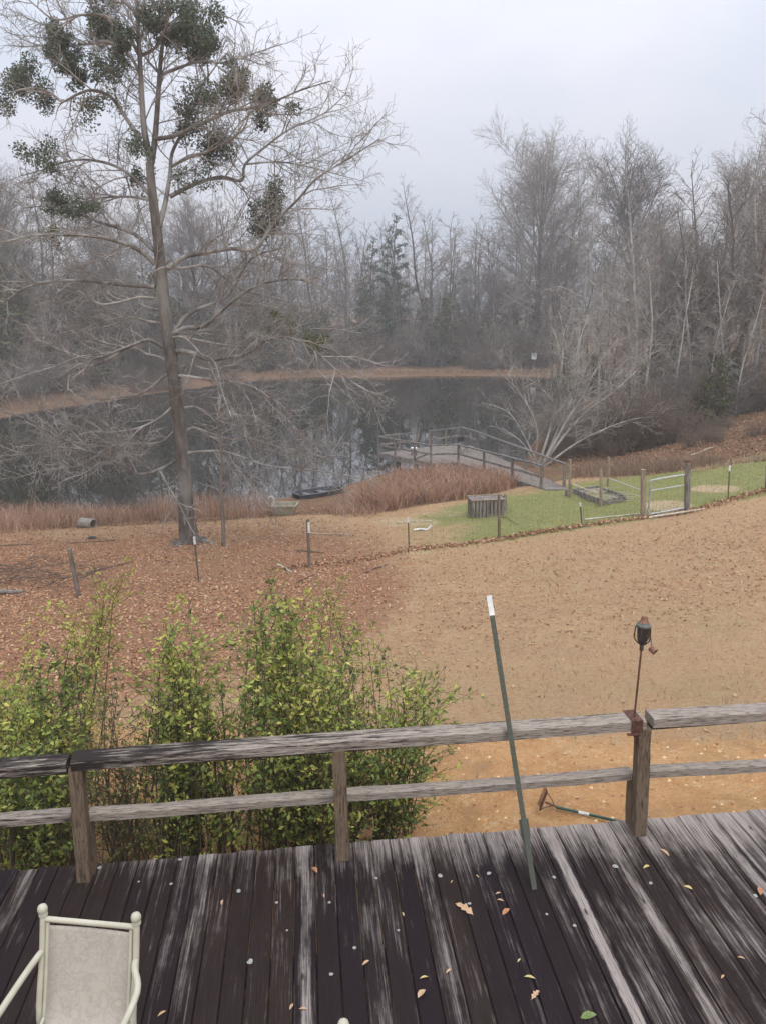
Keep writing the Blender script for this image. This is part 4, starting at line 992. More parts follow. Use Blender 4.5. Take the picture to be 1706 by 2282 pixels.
# clods and bits of straw on the bare soil
P = scatter(26000, (-6, 9), (5.6, 10.5), lambda x, y: .5 * gattr(x, y, soil) * vnoise(x * 1.3, y * 1.3, 6)); P[:, 2] += .004
N = len(P); r_ = .012 * nrg.uniform(.4, 1.8, N) ** 1.5; a0 = nrg.uniform(0, 6.28, N)
V = np.concatenate([np.stack([P + np.stack([np.cos(a0 + k * 2.1) * r_ * 1.3, np.sin(a0 + k * 2.1) * r_, -r_ * .3], 1) for k in range(3)], 1), (P + np.stack([r_ * .2, r_ * .1, r_ * .8], 1))[:, None]], 1).reshape(-1, 3); b_ = np.arange(N) * 4
F_ = np.concatenate([np.stack([b_, b_ + 1, b_ + 3], 1), np.stack([b_ + 1, b_ + 2, b_ + 3], 1), np.stack([b_ + 2, b_, b_ + 3], 1)])
cc = np.array([[.50, .28, .12], [.38, .20, .09], [.66, .47, .27], [.30, .17, .09]])[nrg.integers(0, 4, N)] * nrg.uniform(.8, 1.2, (N, 1))
tag(meshfrom('soil_clods', V, F_, LITTER, None, False, np.repeat(cc, 4, 0)), 'small clods scattered on the bare orange soil', 'soil', kind='stuff')
# a drift of leaves along the foot of the fence
fl_px = [(600,1232),(760,1212),(890,1188),(980,1180),(1078,1166),(1170,1150),(1260,1137),(1390,1120),(1500,1104),(1575,1080),(1660,1056)]
fw = hits(np.array(fl_px)); u = nrg.uniform(0, len(fw) - 1.001, 2600); i = u.astype(int); fr = (u - i)[:, None]
q = fw[i] * (1 - fr) + fw[i + 1] * fr; q[:, :2] += nrg.normal(0, .10, (len(q), 2)); q[:, 2] = H(q[:, 0], q[:, 1]) + nrg.uniform(.01, .07, len(q))
tag(leaf_mesh(q, .085, nrg, (pal * .8)[nrg.integers(0, 6, len(q))], .6, 'leaf_drift', LITTER, None, flat=.6, jitter=.4), 'dark line of leaves drifted along the foot of the fence', 'leaves', kind='stuff')
def blades(P, h, w, cols, name, lean=.35, nseg=1):
    N = len(P); a = nrg.uniform(0, 2 * pi, N); hh = h * nrg.uniform(.6, 1.3, N); d = np.stack([np.cos(a), np.sin(a), np.zeros(N)], 1)
    b = nrg.uniform(0, 2 * pi, N); ln = np.stack([np.cos(b), np.sin(b), np.zeros(N)], 1) * (nrg.normal(0, lean, N) * hh)[:, None]
    up = np.array([0, 0, 1.0]) * hh[:, None]; ww = d * (w * nrg.uniform(.7, 1.3, N))[:, None] / 2
    if nseg == 1:
        V = np.stack([P - ww, P + ww, P + up + ln], 1).reshape(-1, 3); F_ = np.arange(N * 3).reshape(N, 3); k = 3
    else:
        m1 = P + up * .55 + ln * .3; top = P + up + ln
        V = np.stack([P - ww, P + ww, m1 + ww * .8, m1 - ww * .8, top + ww * .25, top - ww * .25], 1).reshape(-1, 3); bb = np.arange(N) * 6
        F_ = np.concatenate([np.stack([bb, bb + 1, bb + 2, bb + 3], 1), np.stack([bb + 3, bb + 2, bb + 4, bb + 5], 1)]); k = 6
    return meshfrom(name, V, F_, BLADE, None, False, np.repeat(cols, k, 0))
P = scatter(150000, (-14, 16), (6, 31), lambda x, y: np.clip(.75 - .6 * gattr(x, y, leafm) - .9 * gattr(x, y, soil) + .4 * gattr(x, y, green), .05, 1) * (H(x, y) > WATER + .15) * (.4 + .6 * vnoise(x * 1.5, y * 1.5, 2)))
g_ = (gattr(P[:, 0], P[:, 1], green) * nrg.uniform(.4, 1.4, len(P)) * (.55 + .9 * vnoise(P[:, 0] * .8, P[:, 1] * .8, 21)) > .50)[:, None]
g2_ = (vnoise(P[:, 0] * .5, P[:, 1] * .5, 7) * nrg.random(len(P)) > .62)[:, None]
cd = np.array([.50, .345, .195]) * nrg.uniform(.6, 1.3, (len(P), 1)); cg = np.array([.23, .265, .085]) * nrg.uniform(.6, 1.5, (len(P), 1))
tag(blades(P, .05, .012, np.where(g_ | g2_, cg, cd), 'lawn_grass'), 'short dry and green grass of the lawn', 'grass', kind='stuff'); LOG.append(('grass', len(P)))
# reeds and broom-sedge, russet, by the water
def reed_bed(name, label, poly, n, h, pal_, w=.016, lean=.4):
    poly = np.array(poly, float); lo, hi = poly.min(0), poly.max(0); q = nrg.uniform(lo, hi, (n * 4, 2)); q = q[inpoly(q, poly)][:n]
    P = hits(q); P[:, 2] -= .05; P = P[P[:, 2] > WATER - .3]
    pal_ = np.array(pal_); c = pal_[nrg.integers(0, len(pal_), len(P))] * nrg.uniform(.7, 1.3, (len(P), 1))
    o = blades(P, h, w, c, name, lean, 2); tag(o, label, 'reeds', kind='stuff'); return o
RUS = [(.36, .205, .135), (.30, .16, .105), (.44, .28, .19), (.24, .14, .095), (.52, .38, .27)]
PNK = [(.42, .27, .19), (.50, .34, .25), (.34, .20, .14), (.56, .41, .30)]
reed_bed('russet_reeds', 'rounded mound of russet dry reeds in front of the dock', [(760,1098),(800,1062),(860,1034),(940,1026),(1060,1030),(1120,1050),(1090,1062),(1010,1080),(900,1090),(850,1106)], 8500, .64, RUS, .016, .8)
reed_bed('russet_reeds', 'low russet reeds right of the boat running up to the mound', [(700,1100),(740,1078),(800,1062),(860,1100),(800,1118),(720,1116)], 1800, .36, RUS + PNK, .013, .7)
reed_bed('russet_reeds', 'thick russet reeds along the near shore at the left edge', [(-60,1160),(-60,1108),(120,1106),(220,1108),(330,1112),(350,1126),(200,1136),(60,1150)], 4200, .5, RUS + PNK, .013, .65)
reed_bed('thin_reeds', 'thin pinkish reeds at the water edge behind the big tree', [(300,1112),(450,1106),(570,1104),(600,1110),(560,1120),(350,1128)], 2200, .8, PNK, .010, .25)
reed_bed('russet_reeds', 'russet reeds behind the post-and-pole pen at the bank foot', [(1225,1036),(1260,1012),(1350,1004),(1450,1000),(1560,992),(1570,1004),(1420,1022),(1330,1034)], 2600, .42, [(.26, .18, .125), (.33, .24, .17), (.22, .15, .105)], .012, .7)
reed_bed('bank_grass', 'straw-coloured grass edging the green plot below the bank', [(1480,1022),(1560,1004),(1660,980),(1700,975),(1700,990),(1600,1002),(1510,1020)], 1500, .2, [(.5, .4, .27), (.42, .32, .2)], .015)
reed_bed('bank_grass', 'tan grass along the low dam across the pond', [(560,806),(1235,800),(1235,806),(560,813)], 2500, .35, [(.34, .23, .12), (.27, .17, .09)], .05)

# ================================================================== DOCK
q3 = lambda x, y: ((820 + x * .2902) / S, (930 + y * .2902) / S)
DZ = -2.88
dk_o = atz(*q3(75, 268), DZ)
dock = thing('fishing_dock', (float(dk_o[0]), float(dk_o[1]), WATER), 'grey wooden fishing dock with railings and a ramp to shore', 'dock'); dorg = np.array([dk_o[0], dk_o[1], WATER])
cA = atz(*q3(80, 272), DZ); cB = atz(*q3(715, 196), DZ); cC = atz(*q3(835, 236), DZ); cD = atz(*q3(690, 345), DZ); cE = atz(*q3(480, 350), DZ)
outline = [cA, cE, cD, cC, cB]
# planks run from the front edge to the back edge, clipped to the outline
ctr = sum(outline) / 5; ax = cB - cA; ax[2] = 0; ax /= np.linalg.norm(ax); ay = np.array([-ax[1], ax[0], 0])
o2 = np.array([[(p - cA) @ ax, (p - cA) @ ay] for p in outline])
s0 = o2[:, 0].min(); s1 = o2[:, 0].max(); s_ = s0
rng = random.Random(3)
while s_ < s1:
    m = s_ + .075; ys = []
    for i in range(5):
        (x1, y1), (x2, y2) = o2[i], o2[(i + 1) % 5]
        if (x1 > m) != (x2 > m): ys.append(y1 + (y2 - y1) * (m - x1) / (x2 - x1))
    if len(ys) == 2 and abs(ys[0] - ys[1]) > .1:
        a = cA + ax * m + ay * (min(ys) - .04); b = cA + ax * m + ay * (max(ys) + .04)
        z = rng.uniform(-.006, .006); MB().beam(a - dorg + [0, 0, z - .02], b - dorg + [0, 0, z - .02], .138, .035).build('plank', DOCKDECK, dock)
    s_ += .15
fasc = MB()
for i in range(5):
    a, b = outline[i], outline[(i + 1) % 5]; fasc = MB().beam(a - dorg - [0, 0, .15], b - dorg - [0, 0, .15], .05, .2).build('beam', GREYWX, dock)
def dpost(p, top, bottom, w=.10, mat=GREYW):
    return MB().beam(np.array([p[0], p[1], bottom]) - dorg, np.array([p[0], p[1], top]) - dorg, w, w, up=(0, 1, 0), segs=3, wob=.006, rng=rng).build('post', mat, dock)
def drail(a, b, w=.09, h=.05, mat=DOCKRAIL): return MB().beam(np.array(a) - dorg, np.array(b) - dorg, w, h, segs=6, wob=.01, rng=rng).build('rail', mat, dock)
RH = .80
def run(pts, closed=False, mid=True, bot=True, rail_=True):
    for p in pts: dpost(p, p[2] + RH, max(WATER - .8, min(p[2] - .1, h1(p[0], p[1]) - .2)) if bot else p[2] - .1)
    if rail_:
        for a, b in zip(pts[:-1], pts[1:]):
            e = (b - a) / np.linalg.norm(b - a) * .06
            drail(a + [0, 0, RH + .025] - e, b + [0, 0, RH + .025] + e, .12, .055)
            if mid: drail(a + [0, 0, RH * .5], b + [0, 0, RH * .5], .05, .09, GREYWX)
lerp = lambda a, b, f: a * (1 - f) + b * f
run([cA, lerp(cA, cB, .24), lerp(cA, cB, .44)])
run([lerp(cA, cB, .60), lerp(cA, cB, .80), cB, cC])
run([cA, lerp(cA, cE, .33), lerp(cA, cE, .70), cE, cD])
MB().beam(lerp(cA, cE, .72) - dorg + [0, 0, .05], cE - dorg + [0, 0, RH * .6], .04, .07).build('brace', GREYWX, dock)
# ramp
wl_a = cD + [0, 0, 0]; wl_b = gp(*q3(1325, 548)); wr_a = cC + [0, 0, 0]; wr_b = gp(*q3(1500, 537))
wl_b = wl_b + [0, 0, .04]; wr_b = wr_b + [0, 0, .04]; 
wr_b = lerp(wl_b, wr_b, 1.0)
n_ = int(np.linalg.norm(wl_b - wl_a) / .15)
for k in range(n_ + 3):
    f = (k + .5) / n_; a = lerp(wl_a, wl_b, f); b = lerp(wr_a, wr_b, f)
    MB().beam(a - dorg - [0, 0, .02], b - dorg - [0, 0, .02], .138, .035).build('plank', DOCKDECK, dock)
for a, b in ((wl_a, wl_b), (wr_a, wr_b)): MB().beam(a - dorg - [0, 0, .12], b - dorg - [0, 0, .10], .05, .16).build('beam', GREYWX, dock)
run([wl_a, lerp(wl_a, wl_b, .36), lerp(wl_a, wl_b, .70), lerp(wl_a, wl_b, 1.0)], mid=True)
run([wr_a, lerp(wr_a, wr_b, .33), lerp(wr_a, wr_b, .64), lerp(wr_a, wr_b, 1.0)], mid=False)
# things left on the dock
p = atz(*q3(350, 290), DZ); st0 = thing('dock_stool', (p[0], p[1], DZ), 'small white-topped stool on the dock platform', 'stool')
MB().lathe([(.02, .30), (.15, .30), (.17, .33), (.16, .38), (.03, .40)], 14).build('seat', WHITEP, st0, True)
for a_ in range(4):
    an = a_ * pi / 2 + .6; MB().tube([(cos(an) * .11, sin(an) * .11, .31), (cos(an) * .17, sin(an) * .17, .0)], .014, 6).build('leg', BLACKP, st0)
p = atz(*q3(725, 268), DZ); ch0 = thing('folding_chair', (p[0], p[1], DZ), 'dark folding chair at the right end of the dock platform', 'chair', rz=.5)
MB().box((0, 0, .40), (.40, .38, .03)).build('seat', BLACKP, ch0); MB().box((0, .2, .62), (.40, .025, .22)).build('backrest', BLACKP, ch0)
for sx_ in (-.19, .19):
    MB().tube([(sx_, .22, .76), (sx_, .16, .40), (sx_, -.2, .0)], .012, 6).build('leg', RUST, ch0); MB().tube([(sx_, -.16, .40), (sx_, .22, .0)], .012, 6).build('leg', RUST, ch0)

# ================================================================== BOAT, TUB, PIPE, CRATE
b0 = atz(640, 1077, WATER + .05); b1 = atz(760, 1058, WATER + .05)
bd = b1 - b0; ba = math.atan2(bd[1], bd[0]); BLn = 2.1
boat = thing('jon_boat', (float(b0[0]), float(b0[1]), WATER - .12), 'dark flat-bottomed boat pulled up in the reeds', 'boat', rz=ba)
def hull(L, w, hgt):
    V = []; Fc = []; st = [(0, .72, .02), (.12, .92, 0), (.5, 1, 0), (.85, .9, .03), (1, .62, .24)]
    for f, ww, rise in st:
        x = f * L; b_ = w / 2 * ww
        V += [(x, -b_, hgt), (x, -b_ * .84, rise), (x, b_ * .84, rise), (x, b_, hgt), (x, b_ - .03, hgt), (x, b_ * .84 - .03, rise + .03), (x, -b_ * .84 + .03, rise + .03), (x, -b_ + .03, hgt)]
    for k in range(len(st) - 1):
        for i in range(8): Fc.append((k * 8 + i, k * 8 + (i + 1) % 8, k * 8 + 8 + (i + 1) % 8, k * 8 + 8 + i))
    n = (len(st) - 1) * 8
    Fc += [(0, 1, 2, 3), (4, 5, 6, 7), (n + 3, n + 2, n + 1, n), (n + 7, n + 6, n + 5, n + 4)]
    m = MB(); m.add(V, Fc); return m
hull(BLn, 1.0, .36).build('hull', BOATM, boat)
for s_ in (-1, 1): MB().tube([(f * BLn, s_ * .5 * w_, .37) for f, w_ in ((0, .72), (.12, .92), (.5, 1), (.85, .9), (1, .62))], .03, 6).build('gunwale', GUN, boat)
MB().tube([(0, -.36, .37), (0, .36, .37)], .035, 6).build('transom', GUN, boat)
for f in (.25, .6): MB().box((f * BLn, 0, .27), (.25, .84, .04)).build('seat', GUN, boat)
p = gp(617, 1112); tub = thing('water_tub', tuple(p), 'tan rectangular plastic tub standing near the water', 'tub', rz=-.05)
V = []
for (z, a, b) in [(.0, .30, .20), (.24, .38, .27), (.36, .41, .30), (.36, .45, .34), (.40, .45, .34), (.40, .40, .29), (.10, .32, .22)]:
    V += [(-a, -b, z), (a, -b, z), (a, b, z), (-a, b, z)]
Fc = []
for k in range(6):
    for i in range(4): Fc.append((k * 4 + i, k * 4 + (i + 1) % 4, k * 4 + 4 + (i + 1) % 4, k * 4 + 4 + i))
Fc += [(3, 2, 1, 0), (24, 25, 26, 27)]
m = MB(); m.add(V, Fc); m.build('basin', TUBM, tub, bevel=.006)
MB().box((0, 0, .03), (.56, .36, .06)).box((-.42, 0, .30), (.03, .2, .05)).build('foot', BLACKP, tub)
p = gp(590, 1096); hose = thing('white_hose', tuple(p), 'white looped hose lying by the tan tub', 'hose')
MB().tube(smoothpath([(-.16, 0, .02), (-.22, .03, .20), (-.12, .02, .40), (.02, 0, .38), (.04, -.02, .2), (-.08, -.03, .1), (.05, -.05, .06), (.2, -.02, .12), (.3, 0, .05)], 4), .035, 7).build('loop', WHITEP, hose, True)
p = gp(190, 1139); pipe = thing('culvert_pipe', (p[0], p[1], p[2] + .14), 'short corrugated grey pipe lying in the leaves', 'pipe', rz=-.42)
prof = []; 
for k in range(25): prof.append((.165 + (.012 if k % 2 else 0), -.28 + .56 * k / 24))
prof += [(.145, .28), (.145, -.28), (.165, -.28)]
M_ = Matrix.Rotation(pi / 2, 4, 'Y'); m = MB(); n = 18; V = []; Fc = []
for r, z in prof: V += [np.array(M_ @ Vector((r * cos(2 * pi * i / n), r * sin(2 * pi * i / n), z))) for i in range(n)]
for k in range(len(prof) - 1):
    for i in range(n): Fc.append((k * n + i, k * n + (i + 1) % n, (k + 1) * n + (i + 1) % n, (k + 1) * n + i))
m.add(V, Fc); m.build('tube', CONC, pipe)
# slatted crate
p = gp(1048, 1112); p2 = gp(1092, 1101); ca = math.atan2(p2[1] - p[1], p2[0] - p[0]); 
crate = thing('slatted_crate', (p[0], p[1], p[2]), 'grey slatted wooden crate lying on the green plot', 'crate', rz=.10)
CW, CD, CH = 1.02, .62, .52
for k, x in enumerate(np.linspace(-CW / 2 + .04, CW / 2 - .04, 9)):
    MB().box((x, -CD / 2, CH / 2), (.075, .02, CH), taper=1).build('slat', GREYW, crate); MB().box((x, CD / 2, CH / 2), (.075, .02, CH)).build('slat', GREYW, crate)
for y in np.linspace(-CD / 2 + .09, CD / 2 - .09, 4):
    for x in (-CW / 2, CW / 2): MB().box((x, y, CH / 2), (.02, .08, CH)).build('slat', GREYW, crate)
for z in (.06, CH - .05):
    for y in (-CD / 2 + .03, CD / 2 - .03): MB().box((0, y, z), (CW - .04, .035, .05)).build('frame_bar', GREYWX, crate)
for y in np.linspace(-CD / 2 + .03, CD / 2 - .03, 6): MB().box((0, y, CH + .012), (CW + .03, .098, .02)).build('lid_board', GREYWX, crate)
for y in (-CD / 2 - .005, CD / 2 + .005): MB().box((0, y, CH + .034), (CW + .05, .06, .02)).build('lid_batten', TANW, crate)
p = gp(1085, 1104); pal2 = thing('broken_pallet', tuple(p), 'loose grey slatted pallet piece leaning at the right end of the crate', 'pallet', rz=.25)
for k, x in enumerate((-.15, -.03, .12)): MB().beam((x, 0, 0), (x, .12, .52), .08, .02, up=(0, 1, 0)).build('slat', GREYW, pal2)
for z in (.08, .44): MB().beam((-.2, .03 + z * .23, z), (.18, .03 + z * .23, z), .03, .05).build('crossbar', GREYWX, pal2)

# ================================================================== FENCE AND GATE
rng = random.Random(9)
fb = gp(668, 1226)
fence = thing('wire_fence', tuple(fb), 'low wire fence on wooden and steel posts across the lawn', 'fence'); forg = np.array(fb)
def fpost(xb, yb, xt, yt, w, kind):
    b = gp(xb, yb); t_ = aty(xt, yt, b[1]); b2 = b - np.array([0, 0, .2]) 
    if kind == 'wood':
        m = MB().tube([b2 - forg, (b + t_) / 2 - forg + [rng.uniform(-.008, .008), 0, 0], t_ - forg], [w / 2, w / 2 * .97, w / 2 * .93], 9); o = m.build('fence_post', FPOST, fence, True)
    else:
        d = t_ - b; m = MB().beam(b2 - forg, t_ - forg, .035, .01, up=(0, 1, 0)).beam(b2 - forg + [0, .018, 0], t_ - forg + [0, .018, 0], .009, .03, up=(0, 1, 0)); o = m.build('steel_post', RUST if kind == 'rust' else TGREEN, fence)
        tp = b + d * .84; MB().beam(tp - forg + [0, -.004, 0], t_ - forg + [0, -.004, .004], .046, .02, up=(0, 1, 0)).build('white_tip', WHITEP, o)
        return b, t_
    return b, t_
FP = [fpost(172, 1290, 150, 1186, .10, 'wood'), fpost(430, 1257, 420, 1160, .04, 't'), fpost(669, 1226, 665, 1122, .085, 'wood'), fpost(883, 1186, 881, 1118, .04, 't'),
      fpost(1078, 1164, 1077, 1068, .085, 'wood'), fpost(1258, 1136, 1252, 1086, .04, 'rust')]
FP2 = [fpost(1572, 1078, 1575, 1006, .04, 't'), fpost(1654, 1056, 1656, 1006, .09, 'wood')]
gl = gp(1389, 1118); gr = gp(1484, 1104)
p = aty(665, 1130, FP[2][0][1] - .07); MB().box(tuple(p - forg + [.02, 0, -.12]), (.05, .02, .26)).build('white_tag', WHITEP, fence)
def wires(A_, B_, h, parent, org, name='wire_mesh'):
    m = MB(); L = np.linalg.norm(B_ - A_); nseg = max(2, int(L / .3)); n = 6
    for k in range(n):
        z = .06 + (h - .06) * k / (n - 1); pts = []
        for i in range(0, nseg + 1, 2):
            f = i / nseg; q = lerp(A_, B_, f); q[2] = h1(q[0], q[1]) + z - .04 * sin(pi * f); pts.append(q - org)
        if len(pts) > 1: m.tube(pts, .0022, 3, False)
    for i in range(nseg + 1):
        q = lerp(A_, B_, i / nseg); z = h1(q[0], q[1]); m.tube([np.array([q[0], q[1], z]) - org, np.array([q[0], q[1], z + h - .04 * sin(pi * i / nseg)]) - org], .0018, 3, False)
    return m.build(name, WIRE, parent)
bases = [f[0] for f in FP] + [gl]
for a, b in zip(bases[:-1], bases[1:]): wires(a, b, 1.0, fence, forg)
wires(gr, FP2[0][0], 1.0, fence, forg); wires(FP2[0][0], FP2[1][0], 1.0, fence, forg)
# gate posts and gate
def stout(px, py, tx, ty, w, label, mat, cap=False):
    b = gp(px, py); t_ = aty(tx, ty, b[1]); o = thing('gate_post', tuple(b), label, 'post')
    MB().tube([(0, 0, -.2), ((t_[0] - b[0]) * .5, 0, (t_[2] - b[2]) * .5), (t_[0] - b[0], 0, t_[2] - b[2])], [w / 2, w / 2 * 1.02, w / 2 * .96], 12).build('shaft', mat, o, True)
    if cap: MB().lathe([(.02, 0), (w * .54, 0), (w * .54, .03), (.02, .035)], 12, (t_[0] - b[0], 0, t_[2] - b[2])).build('cap', RUST, o)
    return b, t_
GL = stout(1389, 1118, 1388, 1014, .15, 'stout tan wooden gate post on the latch side', TANW)
GR = stout(1483, 1104, 1484, 997, .17, 'stout grey wooden gate post carrying the hinges', GREYW, True)
gd = GR[0] - GL[0]; ga = math.atan2(gd[1], gd[0]); GLn = float(np.linalg.norm(gd[:2]))
gate = thing('tube_gate', tuple(GL[0] + [0, 0, .06]), 'galvanised tube gate standing between two stout posts', 'gate', rz=ga)
gw0, gw1, gh = .14, GLn - .09, 1.02; dzg = float(gd[2])
zz = lambda x: dzg * x / GLn
MB().tube(smoothpath([(gw1, 0, zz(gw1) + .04), (gw0 + .08, 0, .04), (gw0, 0, .12), (gw0, 0, gh - .12), (gw0 + .08, 0, gh + .0), (gw1, 0, zz(gw1) + gh + .0), ], 5), .024, 8).build('frame', GALV, gate, True)
MB().tube([(gw1, 0, zz(gw1) + .04), (gw1, 0, zz(gw1) + gh)], .024, 8).build('hinge_stile', GALV, gate, True)
MB().tube([(gw0, 0, gh * .70), (gw1, 0, zz(gw1) + gh * .70)], .018, 8).build('crossbar', GALV, gate, True)
m = MB()
for k in range(11): x = gw0 + (gw1 - gw0) * k / 10; m.tube([(x, 0, zz(x) + .05), (x, 0, zz(x) + gh * .70)], .0022, 3, False)
for k in range(6): z = .1 + k * .12; m.tube([(gw0, 0, z), (gw1, 0, zz(gw1) + z)], .0022, 3, False)
m.build('wire_mesh', WIRE, gate)
for z in (.2, .92): MB().box((gw1 + .04, 0, zz(gw1) + z), (.1, .03, .05)).build('hinge', RUST, gate)
def pole_thing(name, label, cat, A_, B_, r, mat, n=7, wob=.01):
    A_ = np.array(A_, float); B_ = np.array(B_, float); o = thing(name, tuple(A_), label, cat)
    pts = [lerp(A_, B_, f) - A_ + (np.array([rng.uniform(-wob, wob), rng.uniform(-wob, wob), rng.uniform(-wob, wob) * .6]) if 0 < f < 1 else 0) for f in np.linspace(0, 1, 6)]
    me = MB().tube(pts, [r * (1 - .3 * f) for f in np.linspace(0, 1, 6)], n); ob = me.build(name, mat, None, True); ob.location = o.location
    for k_ in ('label', 'category'): ob[k_] = o[k_]
    bpy.data.objects.remove(o); return ob
up_ = np.array([0, 0, .035])
pole_thing('ground_rail', 'pale pole lying along the ground under the gate', 'pole', gp(1400, 1121) + up_, gp(1520, 1102) + up_, .035, STRAWM)
pole_thing('ground_rail', 'thin pale pole lying along the fence foot left of the gate', 'pole', gp(1262, 1125) + up_, gp(1384, 1112) + up_, .028, STRAWM)
pole_thing('prop_stick', 'short stick leaning against the foot of the latch post', 'stick', gp(1405, 1117) + up_, GL[0] + [.05, -.08, .30], .02, STRAWM)
# pen of posts and poles beside the dock ramp
def lone(px, py, tx, ty, w, label):
    b = gp(px, py); t_ = aty(tx, ty, b[1]); q = [np.array([0, 0, -.2]), (t_ - b) * .5 + [rng.uniform(-.01, .01), 0, 0], t_ - b]
    o = MB().tube(q, [w / 2, w / 2 * .98, w / 2 * .93], 9).build('pen_post', TANW, None, True); o.location = tuple(b); tag(o, label, 'post'); return b, t_
A1 = lone(1231, 1074, 1230, 993, .11, 'tan wooden post beside the foot of the dock ramp')
A2 = lone(1297, 1094, 1297, 1016, .09, 'shorter tan wooden post at the near corner of the raised bed')
A3 = lone(1312, 1050, 1314, 988, .09, 'tall thin wooden post behind the raised bed')
pole_thing('pen_pole', 'pale pole sloping from the ramp post to the raised bed post', 'pole', lerp(A1[0], A1[1], .36) + [.05, -.03, 0], lerp(A2[0], A2[1], .32), .025, STRAWM)
pole_thing('pen_pole', 'pale pole running from the tall thin post to the latch post', 'pole', lerp(A3[0], A3[1], .27), lerp(GL[0], GL[1], .55) + [0, .05, 0], .028, STRAWM)
b_ = gp(1222, 1072); o = MB().tube([(0, 0, -.1), (0, 0, .22)], .05, 8).build('cut_stump', GREYW, None, True); o.location = tuple(b_); tag(o, 'short dark stump left of the ramp post', 'stump')
bed = thing('raised_bed', tuple(gp(1262, 1078)), 'low grey plank bed edging with dry stalks inside', 'planter'); bo = np.array(bed.location)
c1, c2, c3, c4 = [gp(*q) for q in ((1236, 1066), (1302, 1092), (1350, 1082), (1290, 1060))]
for a, b in ((c1, c2), (c2, c3), (c3, c4), (c4, c1)): MB().beam(a - bo + [0, 0, .08], b - bo + [0, 0, .08], .045, .18, segs=3, wob=.01, rng=rng).build('edge_board', GREYWX, bed)
m = MB()
for k in range(46):
    f, g_ = rng.random(), rng.random(); q = lerp(lerp(c1, c2, f), lerp(c4, c3, f), g_) - bo; a_ = rng.uniform(-.5, 1.0); L = rng.uniform(.25, .9)
    m.tube([q + [0, 0, rng.uniform(.05, .15)], q + [cos(a_) * L, -abs(sin(a_)) * L * .5, rng.uniform(.06, .22)]], .007, 4)
m.build('dry_stalks', STRAWM, bed)['kind'] = 'stuff'
# sticks and logs
for k, (x1, y1, x2, y2, r, lab) in enumerate([(0, 1180, 250, 1168, .018, 'long thin stick lying in the leaves at the left edge'), (105, 1262, 290, 1213, .022, 'thin branch leaning past the slanting fence post'), (175, 1250, 240, 1222, .02, 'short stick right of the slanting fence post'),
        (615, 1190, 700, 1196, .022, 'dark stick behind the tagged fence post'), (600, 1222, 630, 1238, .03, 'bleached short stick left of the tagged fence post'), (790, 1238, 830, 1222, .02, 'brown stick between the tagged post and the steel post'), (1075, 1112, 1120, 1134, .014, 'thin bent stick on the green plot right of the crate'),
        (855, 1132, 935, 1126, .02, 'pale stick beyond the steel post'), (660, 1152, 760, 1158, .018, 'straw-coloured stick behind the tagged fence post'), (640, 1260, 690, 1240, .016, 'small stick at the foot of the tagged fence post'), (1490, 985, 1540, 968, .03, 'pale broken branch in the reeds behind the gate')]):
    pole_thing('fallen_stick', lab, 'stick', gp(x1, y1) + [0, 0, r], gp(x2, y2) + [0, 0, r], r, STRAWM if k in (4, 7, 8, 10) else STICK, 6, .05)
lg = pole_thing('grey_log', 'grey weathered log at the left edge of the leaf litter', 'log', gp(-40, 1286) + [0, 0, .05], gp(52, 1282) + [0, 0, .05], .07, GREYW, 9, .02)
bp = thing('brush_pile', tuple(gp(60, 1250)), 'loose pile of brown twigs left of the slanting fence post', 'brush pile'); bo = np.array(bp.location); tw = []
for k in range(70):
    p = gp(rng.uniform(-40, 190), rng.uniform(1215, 1278)) + [0, 0, rng.uniform(.02, .22)]; a_ = rng.gauss(.1, .5) + (pi if rng.random() < .5 else 0)
    q = wander(rng, p, (cos(a_), sin(a_), rng.uniform(-.05, .12)), rng.uniform(.5, 1.6), 4, .3, -.01); tw.append((q, np.linspace(.012, .004, 5)))
    branch_out(rng, tw, tw[-1], 0, 1, [dict(den=2.5, f0=.3, ang=(25, 60), len=(.15, .5), n=2, curl=.3, trop=0, r=.006, rt=.003)])
V, F_ = tubes_np(tw, lambda a: 4); meshfrom('branches', V - bo, F_, STICK, bp, True)['kind'] = 'stuff'
p = gp(200, 1164); o = MB().lathe([(.01, 0), (.07, .0), (.10, .03), (.07, .07), (.02, .085)], 9, (0, 0, 0), Matrix.Scale(1.5, 4, (1, 0, 0))).build('black_scrap', BLACKP, None, True); o.location = tuple(p); tag(o, 'small black scrap lying in the leaves below the pipe', 'scrap')
p = gp(915, 1146); o = MB().tube(smoothpath([(-.3, 0, .02), (-.1, .02, .04), (.1, 0, .03), (.22, .06, .14)], 3), [.03] * 9 + [.045], 6).build('bleached_bone', WHITEP, None, True); o.location = tuple(p); tag(o, 'white curved piece of debris on the pale grass', 'debris')
# birdhouse across the pond
p = shore(1150); bh = thing('nest_box', (p[0], p[1] - .3, h1(p[0], p[1])), 'small white nest box on a post across the pond', 'birdhouse')
MB().box((0, 0, .6), (.10, .10, 1.4)).build('post', GREYW, bh); bx_ = MB().box((0, 0, 1.7), (.55, .5, .75)).build('box', WHITEP, bh)
MB().box((0, -.05, 2.12), (.75, .7, .08)).build('roof', GREYWX, bh); MB().lathe([(.08, 0), (.08, .02), (.01, .02)], 10, (0, 0, 0), Matrix.Translation((0, -.252, 1.75)) @ Matrix.Rotation(pi / 2, 4, 'X')).build('entrance', BLACKP, bx_)

# ================================================================== THINGS ON AND BY THE DECK
rng = random.Random(31)
def frame(o, ex, ey, ez):
    M_ = Matrix(((ex[0], ey[0], ez[0]), (ex[1], ey[1], ez[1]), (ex[2], ey[2], ez[2]))); o.rotation_euler = M_.to_euler()
